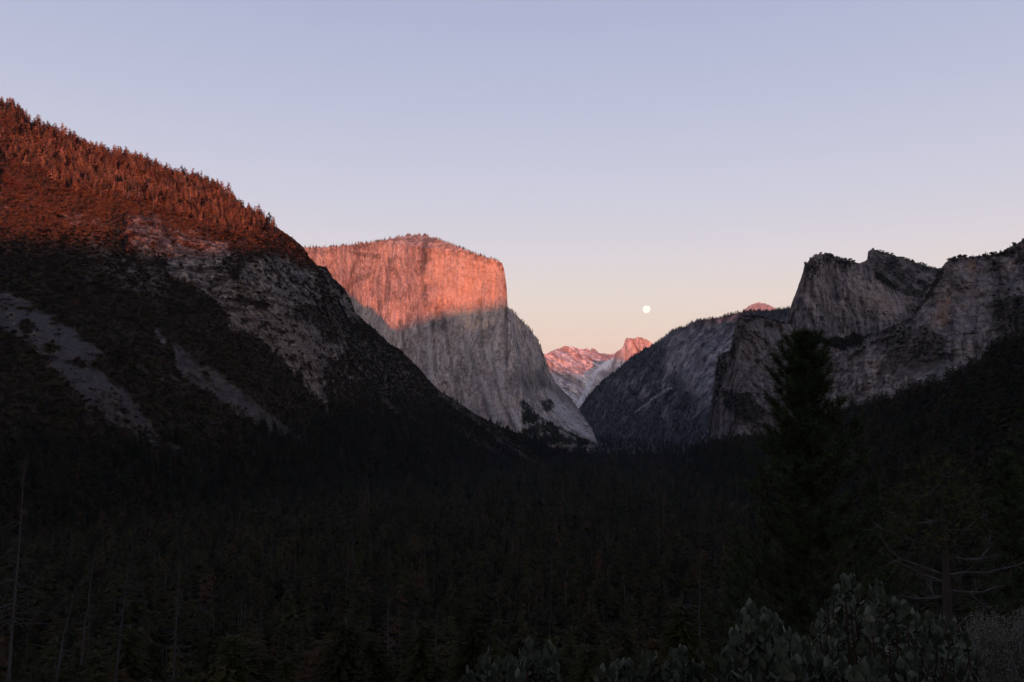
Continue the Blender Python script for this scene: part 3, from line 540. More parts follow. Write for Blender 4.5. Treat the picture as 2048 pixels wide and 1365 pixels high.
def scatter(name, label, P, kind_idx, scl, category=None):
    """one mass of vegetation: instances of the source shapes on points"""
    me = bpy.data.meshes.new(name); me.vertices.add(len(P)); me.vertices.foreach_set('co', np.asarray(P, np.float32).ravel())
    for nm, ty, a in (('pick', 'INT', kind_idx), ('size', 'FLOAT', scl), ('turn', 'FLOAT', RNG.uniform(0, 6.28, len(P))), ('wide', 'FLOAT', RNG.uniform(.8, 1.25, len(P)))):
        at = me.attributes.new(nm, ty, 'POINT'); at.data.foreach_set('value', np.asarray(a, np.int32 if ty == 'INT' else np.float32))
    o = link(name, me, kind='stuff', label=label)
    g = bpy.data.node_groups.new(name, 'GeometryNodeTree')
    g.interface.new_socket('Geometry', in_out='INPUT', socket_type='NodeSocketGeometry'); g.interface.new_socket('Geometry', in_out='OUTPUT', socket_type='NodeSocketGeometry')
    n, l = g.nodes, g.links; gi = n.new('NodeGroupInput'); go = n.new('NodeGroupOutput'); ip_ = n.new('GeometryNodeInstanceOnPoints'); ci = n.new('GeometryNodeCollectionInfo')
    ci.inputs[0].default_value = protos; ci.inputs[1].default_value = True; ci.inputs[2].default_value = True
    def at(nm, ty):
        a = n.new('GeometryNodeInputNamedAttribute'); a.data_type = ty; a.inputs[0].default_value = nm; return a.outputs[0]
    cx3 = n.new('ShaderNodeCombineXYZ'); cs = n.new('ShaderNodeCombineXYZ'); mu = n.new('ShaderNodeMath'); mu.operation = 'MULTIPLY'
    l.new(at('turn', 'FLOAT'), cx3.inputs[2]); sz = at('size', 'FLOAT'); l.new(sz, mu.inputs[0]); l.new(at('wide', 'FLOAT'), mu.inputs[1])
    l.new(mu.outputs[0], cs.inputs[0]); l.new(mu.outputs[0], cs.inputs[1]); l.new(sz, cs.inputs[2])
    l.new(gi.outputs[0], ip_.inputs['Points']); l.new(ci.outputs[0], ip_.inputs['Instance']); ip_.inputs['Pick Instance'].default_value = True
    l.new(at('pick', 'INT'), ip_.inputs['Instance Index']); l.new(cx3.outputs[0], ip_.inputs['Rotation']); l.new(cs.outputs[0], ip_.inputs['Scale']); l.new(ip_.outputs[0], go.inputs[0])
    md = o.modifiers.new('scatter', 'NODES'); md.node_group = g; return o
def pick(kd, n): s, c = KOFF[kd]; return RNG.integers(s, s+c, n)
def sample(sh, n, wfun, lo=0, hi=None):
    """n points on a sheet, by world area times wfun(X, Y, veg)"""
    d = SH[sh]; V = d['V'][:d['ny']]; c = V[:-1, :-1]; A = np.linalg.norm(np.cross(V[1:, :-1]-c, V[:-1, 1:]-c), axis=-1)
    A = np.minimum(A, np.percentile(A, 97)); w_ = A*wfun(d['X'][:-1, :-1], d['Y'][:-1, :-1], d['A']['veg'][:d['ny']-1, :-1]); w_ = w_.ravel(); tot = w_.sum()
    i = RNG.choice(len(w_), n, p=w_/tot); r_, c_ = np.divmod(i, c.shape[1]); u = RNG.random((n, 1)); v = RNG.random((n, 1))
    P = V[r_, c_]+(V[r_+1, c_]-V[r_, c_])*u+(V[r_, c_+1]-V[r_, c_])*v
    return P, d['X'][r_, c_], d['Y'][r_, c_]
def crest(sh, n, xr, dmax, drop=0.0):
    """n points on the plateau just behind a crest"""
    d = SH[sh]; T = d['V'][d['ny']-1]; xs = d['X'][0]; x = RNG.uniform(*xr, n); i = np.clip(np.searchsorted(xs, x), 1, len(xs)-1); f = ((x-xs[i-1])/(xs[i]-xs[i-1]))[:, None]
    P = T[i-1]*(1-f)+T[i]*f; dd = RNG.random(n)**1.5*dmax; P[:, 0] *= 1+dd/P[:, 1]; P[:, 1] += dd; P[:, 2] -= dd*drop+.5; return P

# left mountain: brush, then conifers on the sunlit shoulder
P1, x1, y1 = sample('left_mountain', 42000, lambda X, Y, v: (np.clip(v-.5, 0, 1)+.012)*(Y > LT(X)+4))
k1 = np.where(RNG.random(len(P1)) < .85, pick('bush', len(P1)), pick('oak', len(P1))); k1 = np.where(RNG.random(len(P1)) < .95*smooth(530, 430, y1), pick('dry', len(P1)), k1); s1 = RNG.gamma(4, 1.0, len(P1))*.85+1.8  # upper bushes take the brush copy with sunlight in its colour
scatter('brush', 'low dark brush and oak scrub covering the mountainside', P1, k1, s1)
tree_w = lambda X, Y, v: np.clip(v, 0, 1)*smooth(0, 1, (np.interp(X, [-160, 0, 60, 150, 250, 400, 480, 560, 600], [290, 335, 345, 395, 405, 455, 470, 470, 480])-Y)/25)
P2, x2, y2 = sample('left_mountain', 3000, tree_w)
P2b = crest('left_mountain', 420, (-150, 462), 60, .05); P2c = crest('left_mountain', 26, (462, 640), 10, .1)
P2 = np.concatenate([P2, P2b, P2c]); n2 = len(P2); s2 = np.clip(RNG.normal(19, 6, n2), 6, 34); s2[-26:] = RNG.uniform(4, 9, 26)
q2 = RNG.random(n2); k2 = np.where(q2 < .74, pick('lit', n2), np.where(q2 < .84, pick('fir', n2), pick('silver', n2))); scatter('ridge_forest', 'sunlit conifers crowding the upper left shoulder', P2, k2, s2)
# conifers lower on the left slope and along its foot
P3, x3, y3 = sample('left_mountain', 9000, lambda X, Y, v: np.clip(v-.3, 0, 1)*(1-np.maximum.reduce([stroke(X, Y+6, [(878, 790), (960, 850), (1000, 885), (1075, 935)], 12), stroke(X, Y+6, [(900, 852), (1012, 925)], 10), stroke(X, Y+5, [(764, 800), (800, 830)], 9)]))*smooth(0, 120, Y-np.interp(X, [-160, 0, 400, 700, 900, 1215], [820, 830, 850, 790, 800, 860])))
k3 = np.where(RNG.random(len(P3)) < .62, pick('fir', len(P3)), np.where(RNG.random(len(P3)) < .8, pick('oak', len(P3)), pick('snag', len(P3)))); s3 = np.clip(RNG.normal(20, 6, len(P3)), 7, 36)
s3 = np.where((k3 >= KOFF['oak'][0]) & (k3 < KOFF['oak'][0]+4), s3*.6, s3)
P3b, _, _ = sample('left_mountain', 160, lambda X, Y, v: np.clip(v, 0, 1)*(Y > LT(X))*(Y < LT(X)+26)*(X > 600)); s3b = RNG.uniform(6, 14, 160)
scatter('slope_forest', 'dark conifers and oaks on the foot of the left mountainside', np.concatenate([P3, P3b]), np.concatenate([k3, pick('fir', 160)]), np.concatenate([s3, s3b]))
# rim trees
P4 = np.concatenate([crest('granite_cliff', 430, (605, 1000), 60), crest('granite_cliff', 60, (1015, 1110), 15)]); n4 = len(P4)
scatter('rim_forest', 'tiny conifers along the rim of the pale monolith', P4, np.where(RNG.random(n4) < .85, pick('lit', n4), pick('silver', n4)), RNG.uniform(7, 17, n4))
P5, _, _ = sample('granite_cliff', 420, lambda X, Y, v: np.clip(v-.6, 0, 1)*(Y > 790)); scatter('talus_forest', 'dark trees at the foot of the pale monolith', P5, pick('fir', 420), RNG.uniform(8, 17, 420))
P6 = crest('middle_ridge', 700, (1170, 1600), 130); n6 = len(P6); P6b, _, _ = sample('middle_ridge', 5000, lambda X, Y, v: np.clip(v-.5, 0, 1))
scatter('ridge_woods', 'distant trees on the hazy middle ridge', np.concatenate([P6, P6b]), pick('fir', n6+5000), np.concatenate([RNG.uniform(9, 24, n6), RNG.uniform(10, 22, 5000)]))
P7 = np.concatenate([crest('rounded_cliff', 90, (1610, 1740), 30), crest('spire_ridge', 90, (1745, 1890), 40), crest('streaked_cliff', 170, (1895, 2200), 30), crest('lower_buttress', 70, (1470, 1590), 30)])
P7b, _, _ = sample('rounded_cliff', 1500, lambda X, Y, v: np.clip(v-.5, 0, 1)); P7c, _, _ = sample('spire_ridge', 900, lambda X, Y, v: np.clip(v-.5, 0, 1)); P7d, _, _ = sample('lower_buttress', 1600, lambda X, Y, v: np.clip(v-.4, 0, 1)); P7e, _, _ = sample('streaked_cliff', 1500, lambda X, Y, v: np.clip(v-.4, 0, 1)*(Y < 720))
P7 = np.concatenate([P7, P7b, P7c, P7d, P7e]); n7 = len(P7); scatter('cliff_trees', 'scrub and small conifers clinging to the right hand cliffs', P7, np.where(RNG.random(n7) < .45, pick('fir', n7), pick('bush', n7)), RNG.uniform(4, 11, n7))
P8, _, _ = sample('right_hillside', 8000, lambda X, Y, v: v); P8b = crest('right_hillside', 420, (1400, 2230), 40); n8 = len(P8)+len(P8b)
scatter('fir_forest', 'dense dark firs on the slope below the right hand cliffs', np.concatenate([P8, P8b]), pick('fir', n8), np.concatenate([np.clip(RNG.normal(26, 6, len(P8)), 10, 42), RNG.uniform(14, 40, len(P8b))]))
# valley floor forest
def floor_pts(n, d0, d1, pw):
    D = (RNG.random(n)*(d1**pw-d0**pw)+d0**pw)**(1/pw); a = RNG.uniform(-.72, .76, n); x = D*a
    xi = 1024+a*FPX; ok = np.ones(n, bool)
    ok &= ~((xi < np.where(D > 3700, 1186, 1215)) & (D > LF(xi)+40)) & ~((xi > 1400) & (D > FF(xi)+30)) & ~((D > 6200)) & ~((xi < 1060) & (D > 3300))
    clear = (np.hypot((x-D*0-420)/60, (D-1500)/70) < 1)
    ok &= ~clear
    return np.stack([x[ok], D[ok], ground_z(x[ok], D[ok])-.3], -1)
Pf = np.concatenate([floor_pts(15000, 470, 1500, 2), floor_pts(26000, 1500, 3500, 1.6), floor_pts(9000, 3500, 6200, 1)]); nf = len(Pf)
u = RNG.random(nf); kf = np.where(u < .64, pick('fir', nf), np.where(u < .80, pick('oak', nf), pick('snag', nf))); sf = np.clip(RNG.normal(25, 7, nf), 8, 45); sf = np.where((kf >= KOFF['oak'][0]) & (kf < KOFF['oak'][0]+4), sf*.55, sf)
scatter('valley_forest', 'dense dark forest filling the valley floor', Pf, kf, sf)

# ------------------------------------------------------------------ individual trees below the viewpoint
crown_meshes = []
for k in range(7):
    V, F = conifer_crown(1, (.11, .14, .17, .12, .2, .15, .10)[k], 44, 15, rg, base=(.1, .15, .25, .3, .12, .2, .35)[k], blades=3, wf=.55); crown_meshes.append(mesh_np('crown', V, F, [M_needle]))
trunk_mesh = mesh_np('trunk', *tube([(0, 0, -.06), (0, 0, .3), (.003, 0, .6), (0, 0, .95)], [.015, .012, .008, .002], 6), [M_bark])
oak_meshes = [mesh_np('crown', *blob_crown(.36, 1, 520, rg, .13, 14), [M_brush]) for k in range(4)]
oak_trunk = mesh_np('trunk', *tube([(0, 0, -.08), (.01, 0, .2), (.04, .02, .5), (.06, 0, .75)], [.035, .028, .018, .006], 6), [M_bark])
placed = []; n_con = 0
WIDE = ['slender', 'narrow', 'broad', 'slender', 'wide', 'medium wide', 'very slim']
tries = 0
while n_con < 298 and tries < 60000:
    tries += 1; D = math.sqrt(random.random()*(475**2-120**2)+120**2); a = random.uniform(-.64, .66); x = D*a
    if any((x-q[0])**2+(D-q[1])**2 < (9+D*.012)**2 for q in placed): continue
    placed.append((x, D)); h = random.uniform(15, 34)*(.75 if random.random() < .3 else 1); v = random.randrange(7)
    if D < 260: h = min(h, 10+D*.05)
    t = thing('conifer', f'{WIDE[v]} dark conifer standing in the forest below the viewpoint', 'conifer', (x, D, float(ground_z(np.array(x), np.array(D)))-.4), random.uniform(0, 6.28), f'{WIDE[v]} conifers on the slope below the viewpoint'); t.scale = (h*random.uniform(.9, 1.2),)*2+(h,)
    link('crown', crown_meshes[v], t); link('trunk', trunk_mesh, t); n_con += 1
n_oak = 0
while n_oak < 110 and tries < 90000:
    tries += 1; D = math.sqrt(random.random()*(470**2-110**2)+110**2); a = random.uniform(-.64, .5); x = D*a
    if any((x-q[0])**2+(D-q[1])**2 < 6.5**2 for q in placed): continue
    placed.append((x, D)); h = random.uniform(8, 14)
    t = thing('oak_tree', 'round dark oak between the conifers below the viewpoint', 'oak tree', (x, D, float(ground_z(np.array(x), np.array(D)))-.3), random.uniform(0, 6.28), 'oaks among the conifers below the viewpoint'); t.scale = (h*1.1, h*1.1, h)
    link('crown', oak_meshes[n_oak % 4], t); link('trunk', oak_trunk, t); n_oak += 1

# dead trees one can pick out: (top x, top y, foot x, depth, height, radius, branches, label)
SN = [(52, 915, 25, 120, 34, .27, 60, 'tall dead tree with many drooping twigs, nearest the left edge'),
      (192, 1095, 168, 150, 20, .22, 22, 'grey snag with short twigs, third from the left edge'),
      (150, 1175, 118, 140, 17, .25, 18, 'thin leaning grey snag, second from the left edge'),
      (266, 1078, 238, 150, 26, .3, 22, 'tall leaning pale snag, fourth from the left edge'),
      (363, 1095, 352, 150, 27, .28, 30, 'straight bare snag with short twigs, fifth from the left edge'),
      (776, 1185, 780, 190, 24, .3, 46, 'bleached fishbone shaped snag at the bottom left of centre'),
      (833, 1220, 826, 185, 22, .24, 16, 'dark snag with one crooked side branch beside the fishbone snag'),
      (872, 1215, 873, 190, 22, .22, 6, 'bare pole like trunk to the right of the crooked branch snag'),
      (1102, 1175, 1096, 230, 24, .24, 8, 'slim pale snag standing alone in the dark centre forest'),
      (1402, 1100, 1392, 200, 34, .28, 14, 'tall thin snag with one pale side branch left of the big pine'),
      (735, 945, 736, 620, 30, .3, 8, 'small pale dead trunk in the forest under the scree'),
      (1045, 985, 1045, 900, 30, .35, 6, 'tiny pale dead trunk in the middle of the valley forest')]
for tx, ty, fx, D, h, r, nb, lb in SN:
    top = P2W(tx, ty, D); zf = top[2]-h; rgx = np.random.default_rng(tx)
    foot = Vector((float(P2W(fx, 1200, D)[0]), D, zf)); leanx = (top[0]-foot.x)/h
    tr, br = snag_parts(h, r*.9, int(nb*1.6), rgx, lean=(leanx, 0), blen=.16, droop=.9 if tx in (52, 776, 363) else .5)
    t = thing('dead_tree', lb, 'dead tree', foot, 0); link('trunk', mesh_np('trunk', *tr, [M_dead]), t)
    for b in br: link('branch', mesh_np('branch', *b, [M_dead]), t)

# ------------------------------------------------------------------ the big pine on the right
def needle_tuft(p, d, rng, ln=.19, n=34, wd=.0055):
    T = []; d = np.array(d)/np.linalg.norm(d)
    for k in range(n):
        q = rng.normal(size=3); q /= np.linalg.norm(q); e = q*.75+d*.75; e /= np.linalg.norm(e); s = np.cross(e, rng.normal(size=3)); s /= np.linalg.norm(s); b = np.array(p)-d*rng.uniform(0, ln*.7); L_ = ln*rng.uniform(.7, 1.1)
        T.append((b-s*wd, b+s*wd, b+e*L_))
    V = np.array(T).reshape(-1, 3); return V, np.arange(len(V)).reshape(-1, 3)
M_pine = simple('pine_needles', (.024, .033, .013), (.045, .058, .024), .9, .6, 0)
def pine(name, label, foot, h, r0, prof, nb, rng, tuft=.19, ntuft=30, zmin=.35, wd=.0055, mat=None, bark=None):
    """trunk, upswept branches and long needle tufts; prof(f) = crown radius at height fraction f"""
    t = thing(name, label, 'pine tree', foot); bark = bark or M_bark
    P = [(rng.normal()*.004*h*(k > 0), rng.normal()*.004*h*(k > 0), h*k/10) for k in range(11)]; P[-1] = (0, 0, h)
    link('trunk', mesh_np('trunk', *tube(P, [r0*(1-.93*k/10) for k in range(11)], 8), [bark], True), t)
    for k in range(nb):
        f = zmin+(1-zmin)*((k+rng.random())/nb)**.85; f = min(f, .985); R = prof(f)*rng.uniform(.55, 1.15); a = k*2.399+rng.uniform(-.4, .4); c = Vector((0, 0, h*f-R*.12))
        up = .15+.9*max(0, f-.6)/.4; d = Vector((math.cos(a), math.sin(a), up*.6)); Q = [c]; n = 5
        for s in range(n):
            d.z += .10+.16*rng.random(); dd = d.normalized(); Q.append(Q[-1]+dd*R/n*1.1)
        rr = .012+.014*R; bs = [tube(Q, [rr*(1-.8*i/n) for i in range(n+1)], 4)]; tf = [needle_tuft(Q[-1], Q[-1]-Q[-2], rng, tuft, ntuft, wd)]
        for s in range(1, n+1):
            for q in range(2 if R > .5 else 1):
                e = (Q[s]-Q[s-1]).normalized(); sd = Vector((-e.y, e.x, 0))*(1 if (s+q) % 2 else -1); g = (e*.6+sd*rng.uniform(.5, 1)+Vector((0, 0, rng.uniform(.2, .6)))).normalized(); L_ = R*rng.uniform(.14, .32)+.08
                base = Q[s-1].lerp(Q[s], rng.random()); tip = base+g*L_; bs.append(tube([base, base+g*L_*.5, tip+Vector((0, 0, L_*.1))], [rr*.45, rr*.35, rr*.2], 3)); tf.append(needle_tuft(tip, g, rng, tuft, ntuft, wd))
                if L_ > .35: tf.append(needle_tuft(base+g*L_*.5, g+sd*.5, rng, tuft*.9, ntuft, wd))
        b = link('branch', mesh_np('branch', *join(bs), [bark]), t); link('needles', mesh_np('needles', *join(tf), [mat or M_pine]), b)
    topt = [needle_tuft((0, 0, h+.05), (0, 0, 1), rng, tuft*1.1, ntuft*2, wd), needle_tuft((0, 0, h-.15), (0, 0, 1), rng, tuft*1.2, ntuft*2, wd)]; link('needles', mesh_np('needles', *join(topt), [mat or M_pine]), t)
    return t
D = 28.0; top = P2W(1607, 668, D); gz = float(ground_z(np.array(top[0]), np.array(D))); hgt = top[2]-gz
pf = ip([(0, 2.8), (.35, 2.75), (.55, 2.45), (.68, 1.95), (.76, 1.75), (.84, 1.35), (.90, 1.1), (.955, .68), (.985, .36), (1, .2)])
pine('pine_tree', 'big young pine with long needle tufts, rising past the cliffs on the right', (float(top[0]), D, gz), float(hgt), .21, pf, 165, np.random.default_rng(21), tuft=.31, ntuft=34, wd=.0095, zmin=.12)
# neighbours at the right edge
for (x, y, D, hh, lb, sd) in ((2085, 760, 55, 26, 'dark pine cut off by the right edge of the view', 31), (1745, 965, 42, 16, 'small dark pine just right of the big pine', 32), (1480, 1060, 60, 18, 'dim slender pine just left of the big pine', 33), (2010, 905, 48, 20, 'dense dark pine behind the bare branched tree', 34)):
    tp = P2W(x, y, D); foot = (float(tp[0]), D, float(tp[2])-hh)
    sc = hh/16; p_ = (lambda sc: (lambda f: float(np.interp(f, [0, .4, .7, .9, 1], [2.8, 2.5, 1.7, .8, .2]))*sc))(sc)
    pine('pine_tree', lb, foot, hh, .2*sc, p_, 80, np.random.default_rng(sd), tuft=.3*sc, ntuft=26, wd=.014, zmin=.25)

# ------------------------------------------------------------------ half dead tree with drooping bare branches
M_grey = simple('grey_twigs', (.045, .04, .038), (.095, .085, .08), 6.0, .9)
M_olive = simple('olive_foliage', (.03, .034, .014), (.06, .06, .022), 2.0, .7)
def img(x, y, D): return Vector([float(v) for v in P2W(x, y, D)])
D = 20.0; ft = img(1900, 1330, D); rgb = np.random.default_rng(5)
t = thing('bare_tree', 'half dead tree with long pale drooping branches above the shrubs', 'tree', ft)
loc = lambda v: v-ft
TR = [loc(img(x, y, D)) for x, y in ((1902, 1420), (1900, 1330), (1896, 1250), (1893, 1160), (1888, 1080), (1884, 1010), (1880, 950), (1876, 925))]
link('trunk', mesh_np('trunk', *tube(TR, [.15, .14, .12, .09, .065, .045, .03, .012], 8), [M_bark], True), t)
BR = [[(1890, 1150), (1850, 1135), (1800, 1118), (1775, 1095), (1765, 1080)], [(1893, 1165), (1850, 1150), (1810, 1130), (1790, 1122), (1772, 1132)], [(1886, 1095), (1840, 1085), (1800, 1070), (1765, 1058), (1748, 1050)], [(1884, 1040), (1850, 1045), (1820, 1048), (1790, 1028), (1762, 1015)],
      [(1893, 1205), (1868, 1190), (1862, 1175), (1862, 1160)], [(1895, 1190), (1870, 1196), (1830, 1198), (1800, 1190)], [(1893, 1150), (1930, 1145), (1975, 1145), (2030, 1132), (2060, 1120)], [(1897, 1180), (1930, 1184), (1965, 1184), (2000, 1172)], [(1935, 1184), (1960, 1205), (1990, 1228), (2010, 1240)],
      [(1890, 1105), (1930, 1120), (1960, 1118), (1975, 1100), (1982, 1070)], [(1886, 1060), (1930, 1060), (1955, 1040), (1975, 1030)], [(1884, 1010), (1910, 1012), (1940, 1000), (1950, 985)], [(1888, 1115), (1930, 1118), (1970, 1117), (1995, 1112)], [(1890, 1145), (1905, 1155), (1918, 1160), (1920, 1175)], [(1880, 970), (1860, 985), (1835, 1000), (1815, 1000)], [(1878, 950), (1900, 955), (1930, 940)]]
for q, b in enumerate(BR):
    dz = rgb.uniform(-1.0, 1.0); n = len(b); P = [loc(img(x, y, D+dz*k/n)) for k, (x, y) in enumerate(b)]; r = .024 if q < 10 else .015
    bs = [tube(P, [r*(1-.75*k/n) for k in range(n)], 4)]
    for k in range(1, n):
        for z in range(4):
            base = P[k-1].lerp(P[k], rgb.random()); e = (P[k]-P[k-1]).normalized()+Vector((rgb.normal()*.5, rgb.normal()*.5, rgb.normal()*.4)); e.normalize(); ln = rgb.uniform(.15, .5); m = base+e*ln*.5; bs.append(tube([base, m, m+(e+Vector((0, 0, .4)))*ln*.5], [r*.35, r*.22, r*.08], 3))
    link('branch', mesh_np('branch', *join(bs), [M_grey]), t)
fol = []
for (x, y, s) in ((1850, 950, .5), (1880, 935, .5), (1915, 945, .5), (1840, 985, .55), (1870, 990, .6), (1905, 985, .55), (1930, 990, .5), (1860, 1030, .6), (1900, 1035, .6), (1830, 1030, .5), (1820, 1080, .5), (1930, 1050, .5), (1870, 1080, .45), (1790, 1050, .35), (1790, 1000, .35), (1960, 1020, .4)):
    c = loc(img(x, y, D+rgb.uniform(-.6, .6)))
    for k in range(34):
        p = np.array(c)+rgb.normal(size=3)*s*.45; fol.append(needle_tuft(p, rgb.normal(size=3)+[0, 0, .5], rgb, .13, 7, .011))
link('foliage', mesh_np('foliage', *join(fol), [M_olive]), t, kind='stuff')

# ------------------------------------------------------------------ broad leaved evergreen shrubs in the foreground
M_leaf = simple('grey_green_leaf', (.052, .064, .043), (.100, .114, .078), 14.0, .55, .35)
M_leafpale = simple('pale_leaf', (.16, .17, .12), (.24, .24, .17), 10, .6)
M_stem = simple('red_brown_stem', (.03, .018, .014), (.05, .028, .022), 6, .7)
def leaf_mesh(w_, ln, mat):
    V = [(0, 0, 0)]; n = 4
    for k in range(1, n+1):
        f = k/(n+.35); ww = w_*math.sin(math.pi*f**.85)**.8; V += [(-ww, ln*f, ww*.35), (0, ln*f, -.0), (ww, ln*f, ww*.35)]
    V.append((0, ln, .002)); F = [(0, 2, 1), (0, 3, 2)]
    for k in range(n-1):
        a = 1+3*k; b = a+3; F += [(a, a+1, b+1), (a, b+1, b), (a+1, a+2, b+2), (a+1, b+2, b+1)]
    a = 1+3*(n-1); e_ = len(V)-1; F += [(a, a+1, e_), (a+1, a+2, e_)]
    return np.array(V), np.array(F)
LEAF = [leaf_mesh(.021, .054, None), leaf_mesh(.024, .050, None), leaf_mesh(.018, .056, None)]
LEAFM = [mesh_np('leaf', *lf, [M_leaf], True) for lf in LEAF]; LEAFP = mesh_np('leaf', *LEAF[1], [M_leafpale], True)
def shrub(label, tips, D, depth, foot_img, seed, ls=1.0, limit=295, fill=30, up=1.0):
    """tips = [(x, y)] highest shoots; fill shoots are spread beneath and behind them"""
    rng = np.random.default_rng(seed); xs = [p[0] for p in tips]; x0, x1_ = min(xs)-15, max(xs)+15; tf = ip(sorted(tips))
    foot = img(foot_img[0], foot_img[1], D+depth*.4); gzz = float(ground_z(np.array(foot.x), np.array(foot.y))); foot.z = gzz
    t = thing('manzanita_shrub', label, 'shrub', foot); ends = [(img(x, y+14*ls, D+rng.uniform(0, depth*.5)), rng) for x, y in tips]
    for k in range(fill):
        x = rng.uniform(x0, x1_); y = float(tf(x))+24+rng.random()**.9*190; ends.append((img(x, y, D+rng.uniform(-.25, depth)), rng))
    stems = []; leaves = []
    hub = [foot+Vector((rng.normal()*.08, rng.normal()*.08, 0)) for _ in range(6)]
    for p, _ in ends:
        h0 = hub[rng.integers(6)]; mid = h0.lerp(p, .55)+Vector((rng.normal()*.08, rng.normal()*.08, -.12)); pre = p-Vector((rng.normal()*.02, rng.normal()*.02, .13*ls))
        stems.append(tube([h0, mid, pre, p], [.016, .009, .0045, .002], 5)); ax = (p-pre).normalized(); nl = rng.integers(13, 19)
        for q in range(nl):
            f = q/nl; base = pre.lerp(p, .05+f*.95); a = q*2.4+rng.uniform(-.3, .3); tilt = (1.15-.85*f)*rng.uniform(.8, 1.15); o1 = ax.orthogonal().normalized(); o2 = ax.cross(o1)
            d = (ax*math.cos(tilt)+(o1*math.cos(a)+o2*math.sin(a))*math.sin(tilt)); d.z += .18*up; d.normalize(); nrm = (o1*math.cos(a)+o2*math.sin(a)); nrm = (nrm-d*nrm.dot(d)).normalized(); sd = d.cross(nrm)
            M = Matrix((sd, d, nrm)).transposed().to_4x4(); M = Matrix.Translation(base) @ M @ Matrix.Rotation(rng.uniform(-.6, .6), 4, 'Y') @ Matrix.Scale(ls*rng.uniform(.55, 1.02), 4)
            leaves.append((M, base))
    link('stem', mesh_np('stem', *[z if i else z-np.array(foot) for i, z in enumerate(join(stems))], [M_stem]), t)
    # the leaves that show largest are parts, the rest one mass
    def key(mb):
        b = mb[1]; yy = float(yz(b.z, b.y)); return b.y-(0 if yy > 1375 else 3)
    leaves.sort(key=key); inv = Matrix.Translation(-foot); rest = []
    for i, (M, b) in enumerate(leaves):
        ml = inv @ M; v = int(rng.integers(3))
        if i < limit:
            o = link('leaf', LEAFP if rng.random() < .008 else LEAFM[v], t); o.matrix_local = ml
        else:
            V, F = LEAF[v]; A = np.array(ml); rest.append((V @ A[:3, :3].T+A[:3, 3], F))
    if rest: link('foliage', mesh_np('foliage', *join(rest), [M_leaf], True), t, kind='stuff')
    return t
shrub('grey green shrub with the tallest leafy peak under the big pine', [(1655, 1190), (1672, 1165), (1690, 1145), (1706, 1140), (1722, 1160), (1745, 1165), (1760, 1155), (1775, 1185), (1790, 1190), (1810, 1195), (1830, 1215), (1860, 1220), (1885, 1222), (1905, 1230), (1630, 1240), (1610, 1265), (1930, 1250), (1950, 1290), (1640, 1215), (1740, 1205), (1700, 1190), (1850, 1250), (1780, 1230), (1820, 1250)], 4.6, 1.0, (1760, 1500), 1, 1.1, fill=140)
shrub('shrub with pointed upright leaves left of the tallest shrub', [(1482, 1215), (1500, 1200), (1515, 1225), (1532, 1208), (1548, 1225), (1560, 1235), (1575, 1250), (1470, 1250), (1450, 1290), (1440, 1310), (1590, 1270), (1500, 1260), (1540, 1265), (1610, 1290), (1520, 1245)], 3.7, .7, (1520, 1500), 2, 1.15, fill=80, up=1.6)
shrub('low leafy shrub poking up at the bottom centre right', [(1200, 1330), (1225, 1322), (1240, 1315), (1258, 1318), (1290, 1300), (1305, 1295), (1320, 1330), (1345, 1290), (1358, 1286), (1368, 1290), (1380, 1315), (1400, 1320), (1270, 1335), (1335, 1320)], 3.9, .6, (1300, 1560), 3, 1.1, fill=34, up=1.6)
shrub('low leafy shrub poking up at the bottom centre', [(925, 1345), (940, 1330), (960, 1305), (972, 1295), (1000, 1310), (1020, 1300), (1048, 1280), (1056, 1276), (1075, 1300), (1098, 1283), (1105, 1295), (1112, 1320), (985, 1325), (1035, 1320), (1085, 1325)], 4.3, .6, (1020, 1560), 4, 1.15, fill=34, up=1.6)
shrub('few large leaves at the bottom edge in front of the tallest shrub', [(1712, 1335), (1725, 1328), (1740, 1345), (1755, 1350), (1698, 1350), (1770, 1360)], 3.1, .3, (1730, 1600), 6, 1.1, fill=8, up=1.6)
# twiggy grey bush in the corner
M_greyleaf = simple('dusty_leaf', (.06, .062, .045), (.15, .15, .11), 10, .8)
rgc = np.random.default_rng(9); ft = img(2010, 1450, 9); ft.z = float(ground_z(np.array(ft.x), np.array(9.0)))
t = thing('dusty_bush', 'dusty grey bush of tiny leaves in the bottom right corner', 'bush', ft); st = []; lv = []
tcv = ip([(1925, 1260), (1945, 1225), (1965, 1215), (1990, 1225), (2010, 1240), (2030, 1222), (2048, 1205), (2110, 1190)])
for k in range(520):
    x = rgc.uniform(1925, 2105); y = float(tcv(x))+rgc.random()**1.2*190; p = img(x, y, 9+rgc.uniform(-.5, .8)); b = p+Vector((rgc.normal()*.15, rgc.normal()*.15, -rgc.uniform(.3, .7))); st.append(tube([b, b.lerp(p, .6), p], [.006, .004, .0015], 3))
    for q in range(44):
        c = np.array(b.lerp(p, rgc.uniform(.2, 1.0)))+rgc.normal(size=3)*.035; u_ = rgc.normal(size=3); u_ /= np.linalg.norm(u_); v_ = np.cross(u_, rgc.normal(size=3)); v_ /= np.linalg.norm(v_); lv.append((c, c+u_*.020+v_*.008, c+u_*.021-v_*.008))
V, F = join(st); link('stem', mesh_np('stem', V-np.array(ft), F, [M_grey]), t)
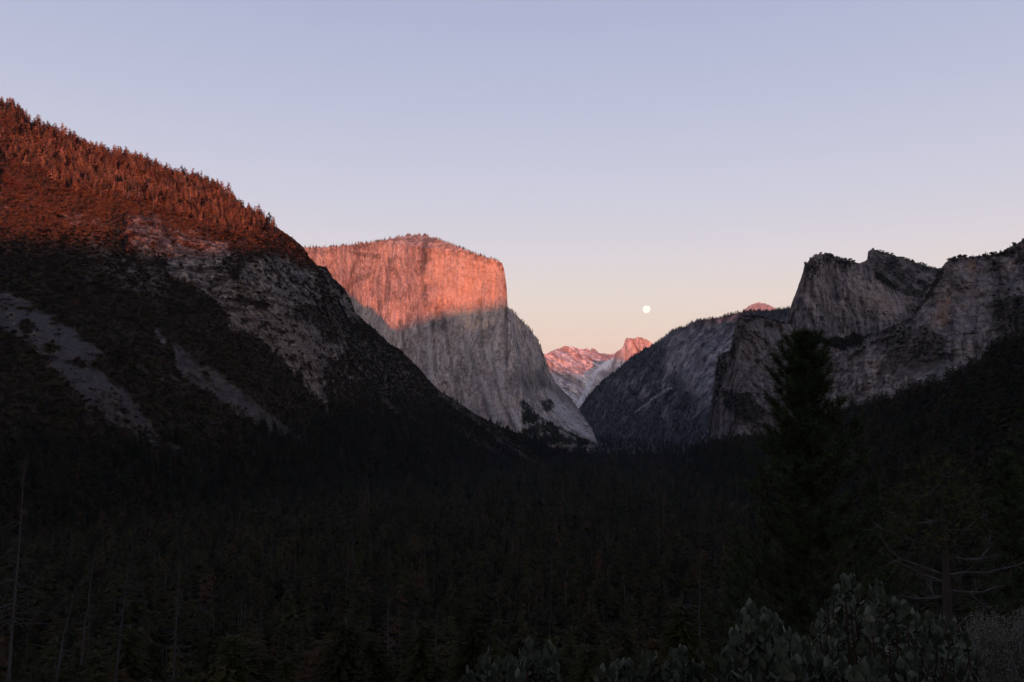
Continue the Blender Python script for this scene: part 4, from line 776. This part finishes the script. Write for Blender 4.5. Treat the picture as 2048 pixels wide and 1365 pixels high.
V = np.array(lv).reshape(-1, 3)-np.array(ft); link('foliage', mesh_np('foliage', V, np.arange(len(V)).reshape(-1, 3), [M_greyleaf]), t, kind='stuff')

# ------------------------------------------------------------------ moon (far beyond the haze)
import bmesh
bm = bmesh.new(); bmesh.ops.create_uvsphere(bm, u_segments=48, v_segments=32, radius=450*.98); me = bpy.data.meshes.new('moon'); bm.to_mesh(me); bm.free()
for p in me.polygons: p.use_smooth = True
m, n, l = new_mat('moon_surface'); n.remove(n['Principled BSDF']); em = n.new('ShaderNodeEmission'); t_ = n.new('ShaderNodeTexCoord'); nz = n.new('ShaderNodeTexNoise'); nz.inputs['Scale'].default_value = .0035; nz.inputs['Detail'].default_value = 5
r_ = n.new('ShaderNodeValToRGB'); r_.color_ramp.elements[0].position = .42; r_.color_ramp.elements[0].color = (.82, .76, .64, 1); r_.color_ramp.elements[1].position = .58; r_.color_ramp.elements[1].color = (1, .96, .85, 1)
l.new(t_.outputs['Object'], nz.inputs['Vector']); l.new(nz.outputs['Fac'], r_.inputs[0]); l.new(r_.outputs[0], em.inputs[0]); em.inputs[1].default_value = 1.35; l.new(em.outputs[0], n['Material Output'].inputs['Surface'])
me.materials.append(m); link('moon', me, None, P2W(1293, 619, 100000), label='full pale moon low in the pink sky above the valley', category='moon')

# ------------------------------------------------------------------ haze: the valley's air
x0, x1_, y0, y1_, z0, z1 = -9000, 9000, -6400, 17200, -60, 1900
V = [(x, y, z) for x in (x0, x1_) for y in (y0, y1_) for z in (z0, z1)]; F = [(0, 1, 3, 2), (4, 6, 7, 5), (0, 4, 5, 1), (2, 3, 7, 6), (0, 2, 6, 4), (1, 5, 7, 3)]
m, n, l = new_mat('haze_air'); n.remove(n['Principled BSDF']); pv = n.new('ShaderNodeVolumePrincipled'); pv.inputs['Color'].default_value = (.34, .54, 1.0, 1); pv.inputs['Density'].default_value = 0.7e-5; pv.inputs['Anisotropy'].default_value = 0
l.new(pv.outputs[0], n['Material Output'].inputs['Volume'])
link('haze', mesh_np('haze', V, F, [m]), kind='stuff', label='thin blue evening haze in the valley air')
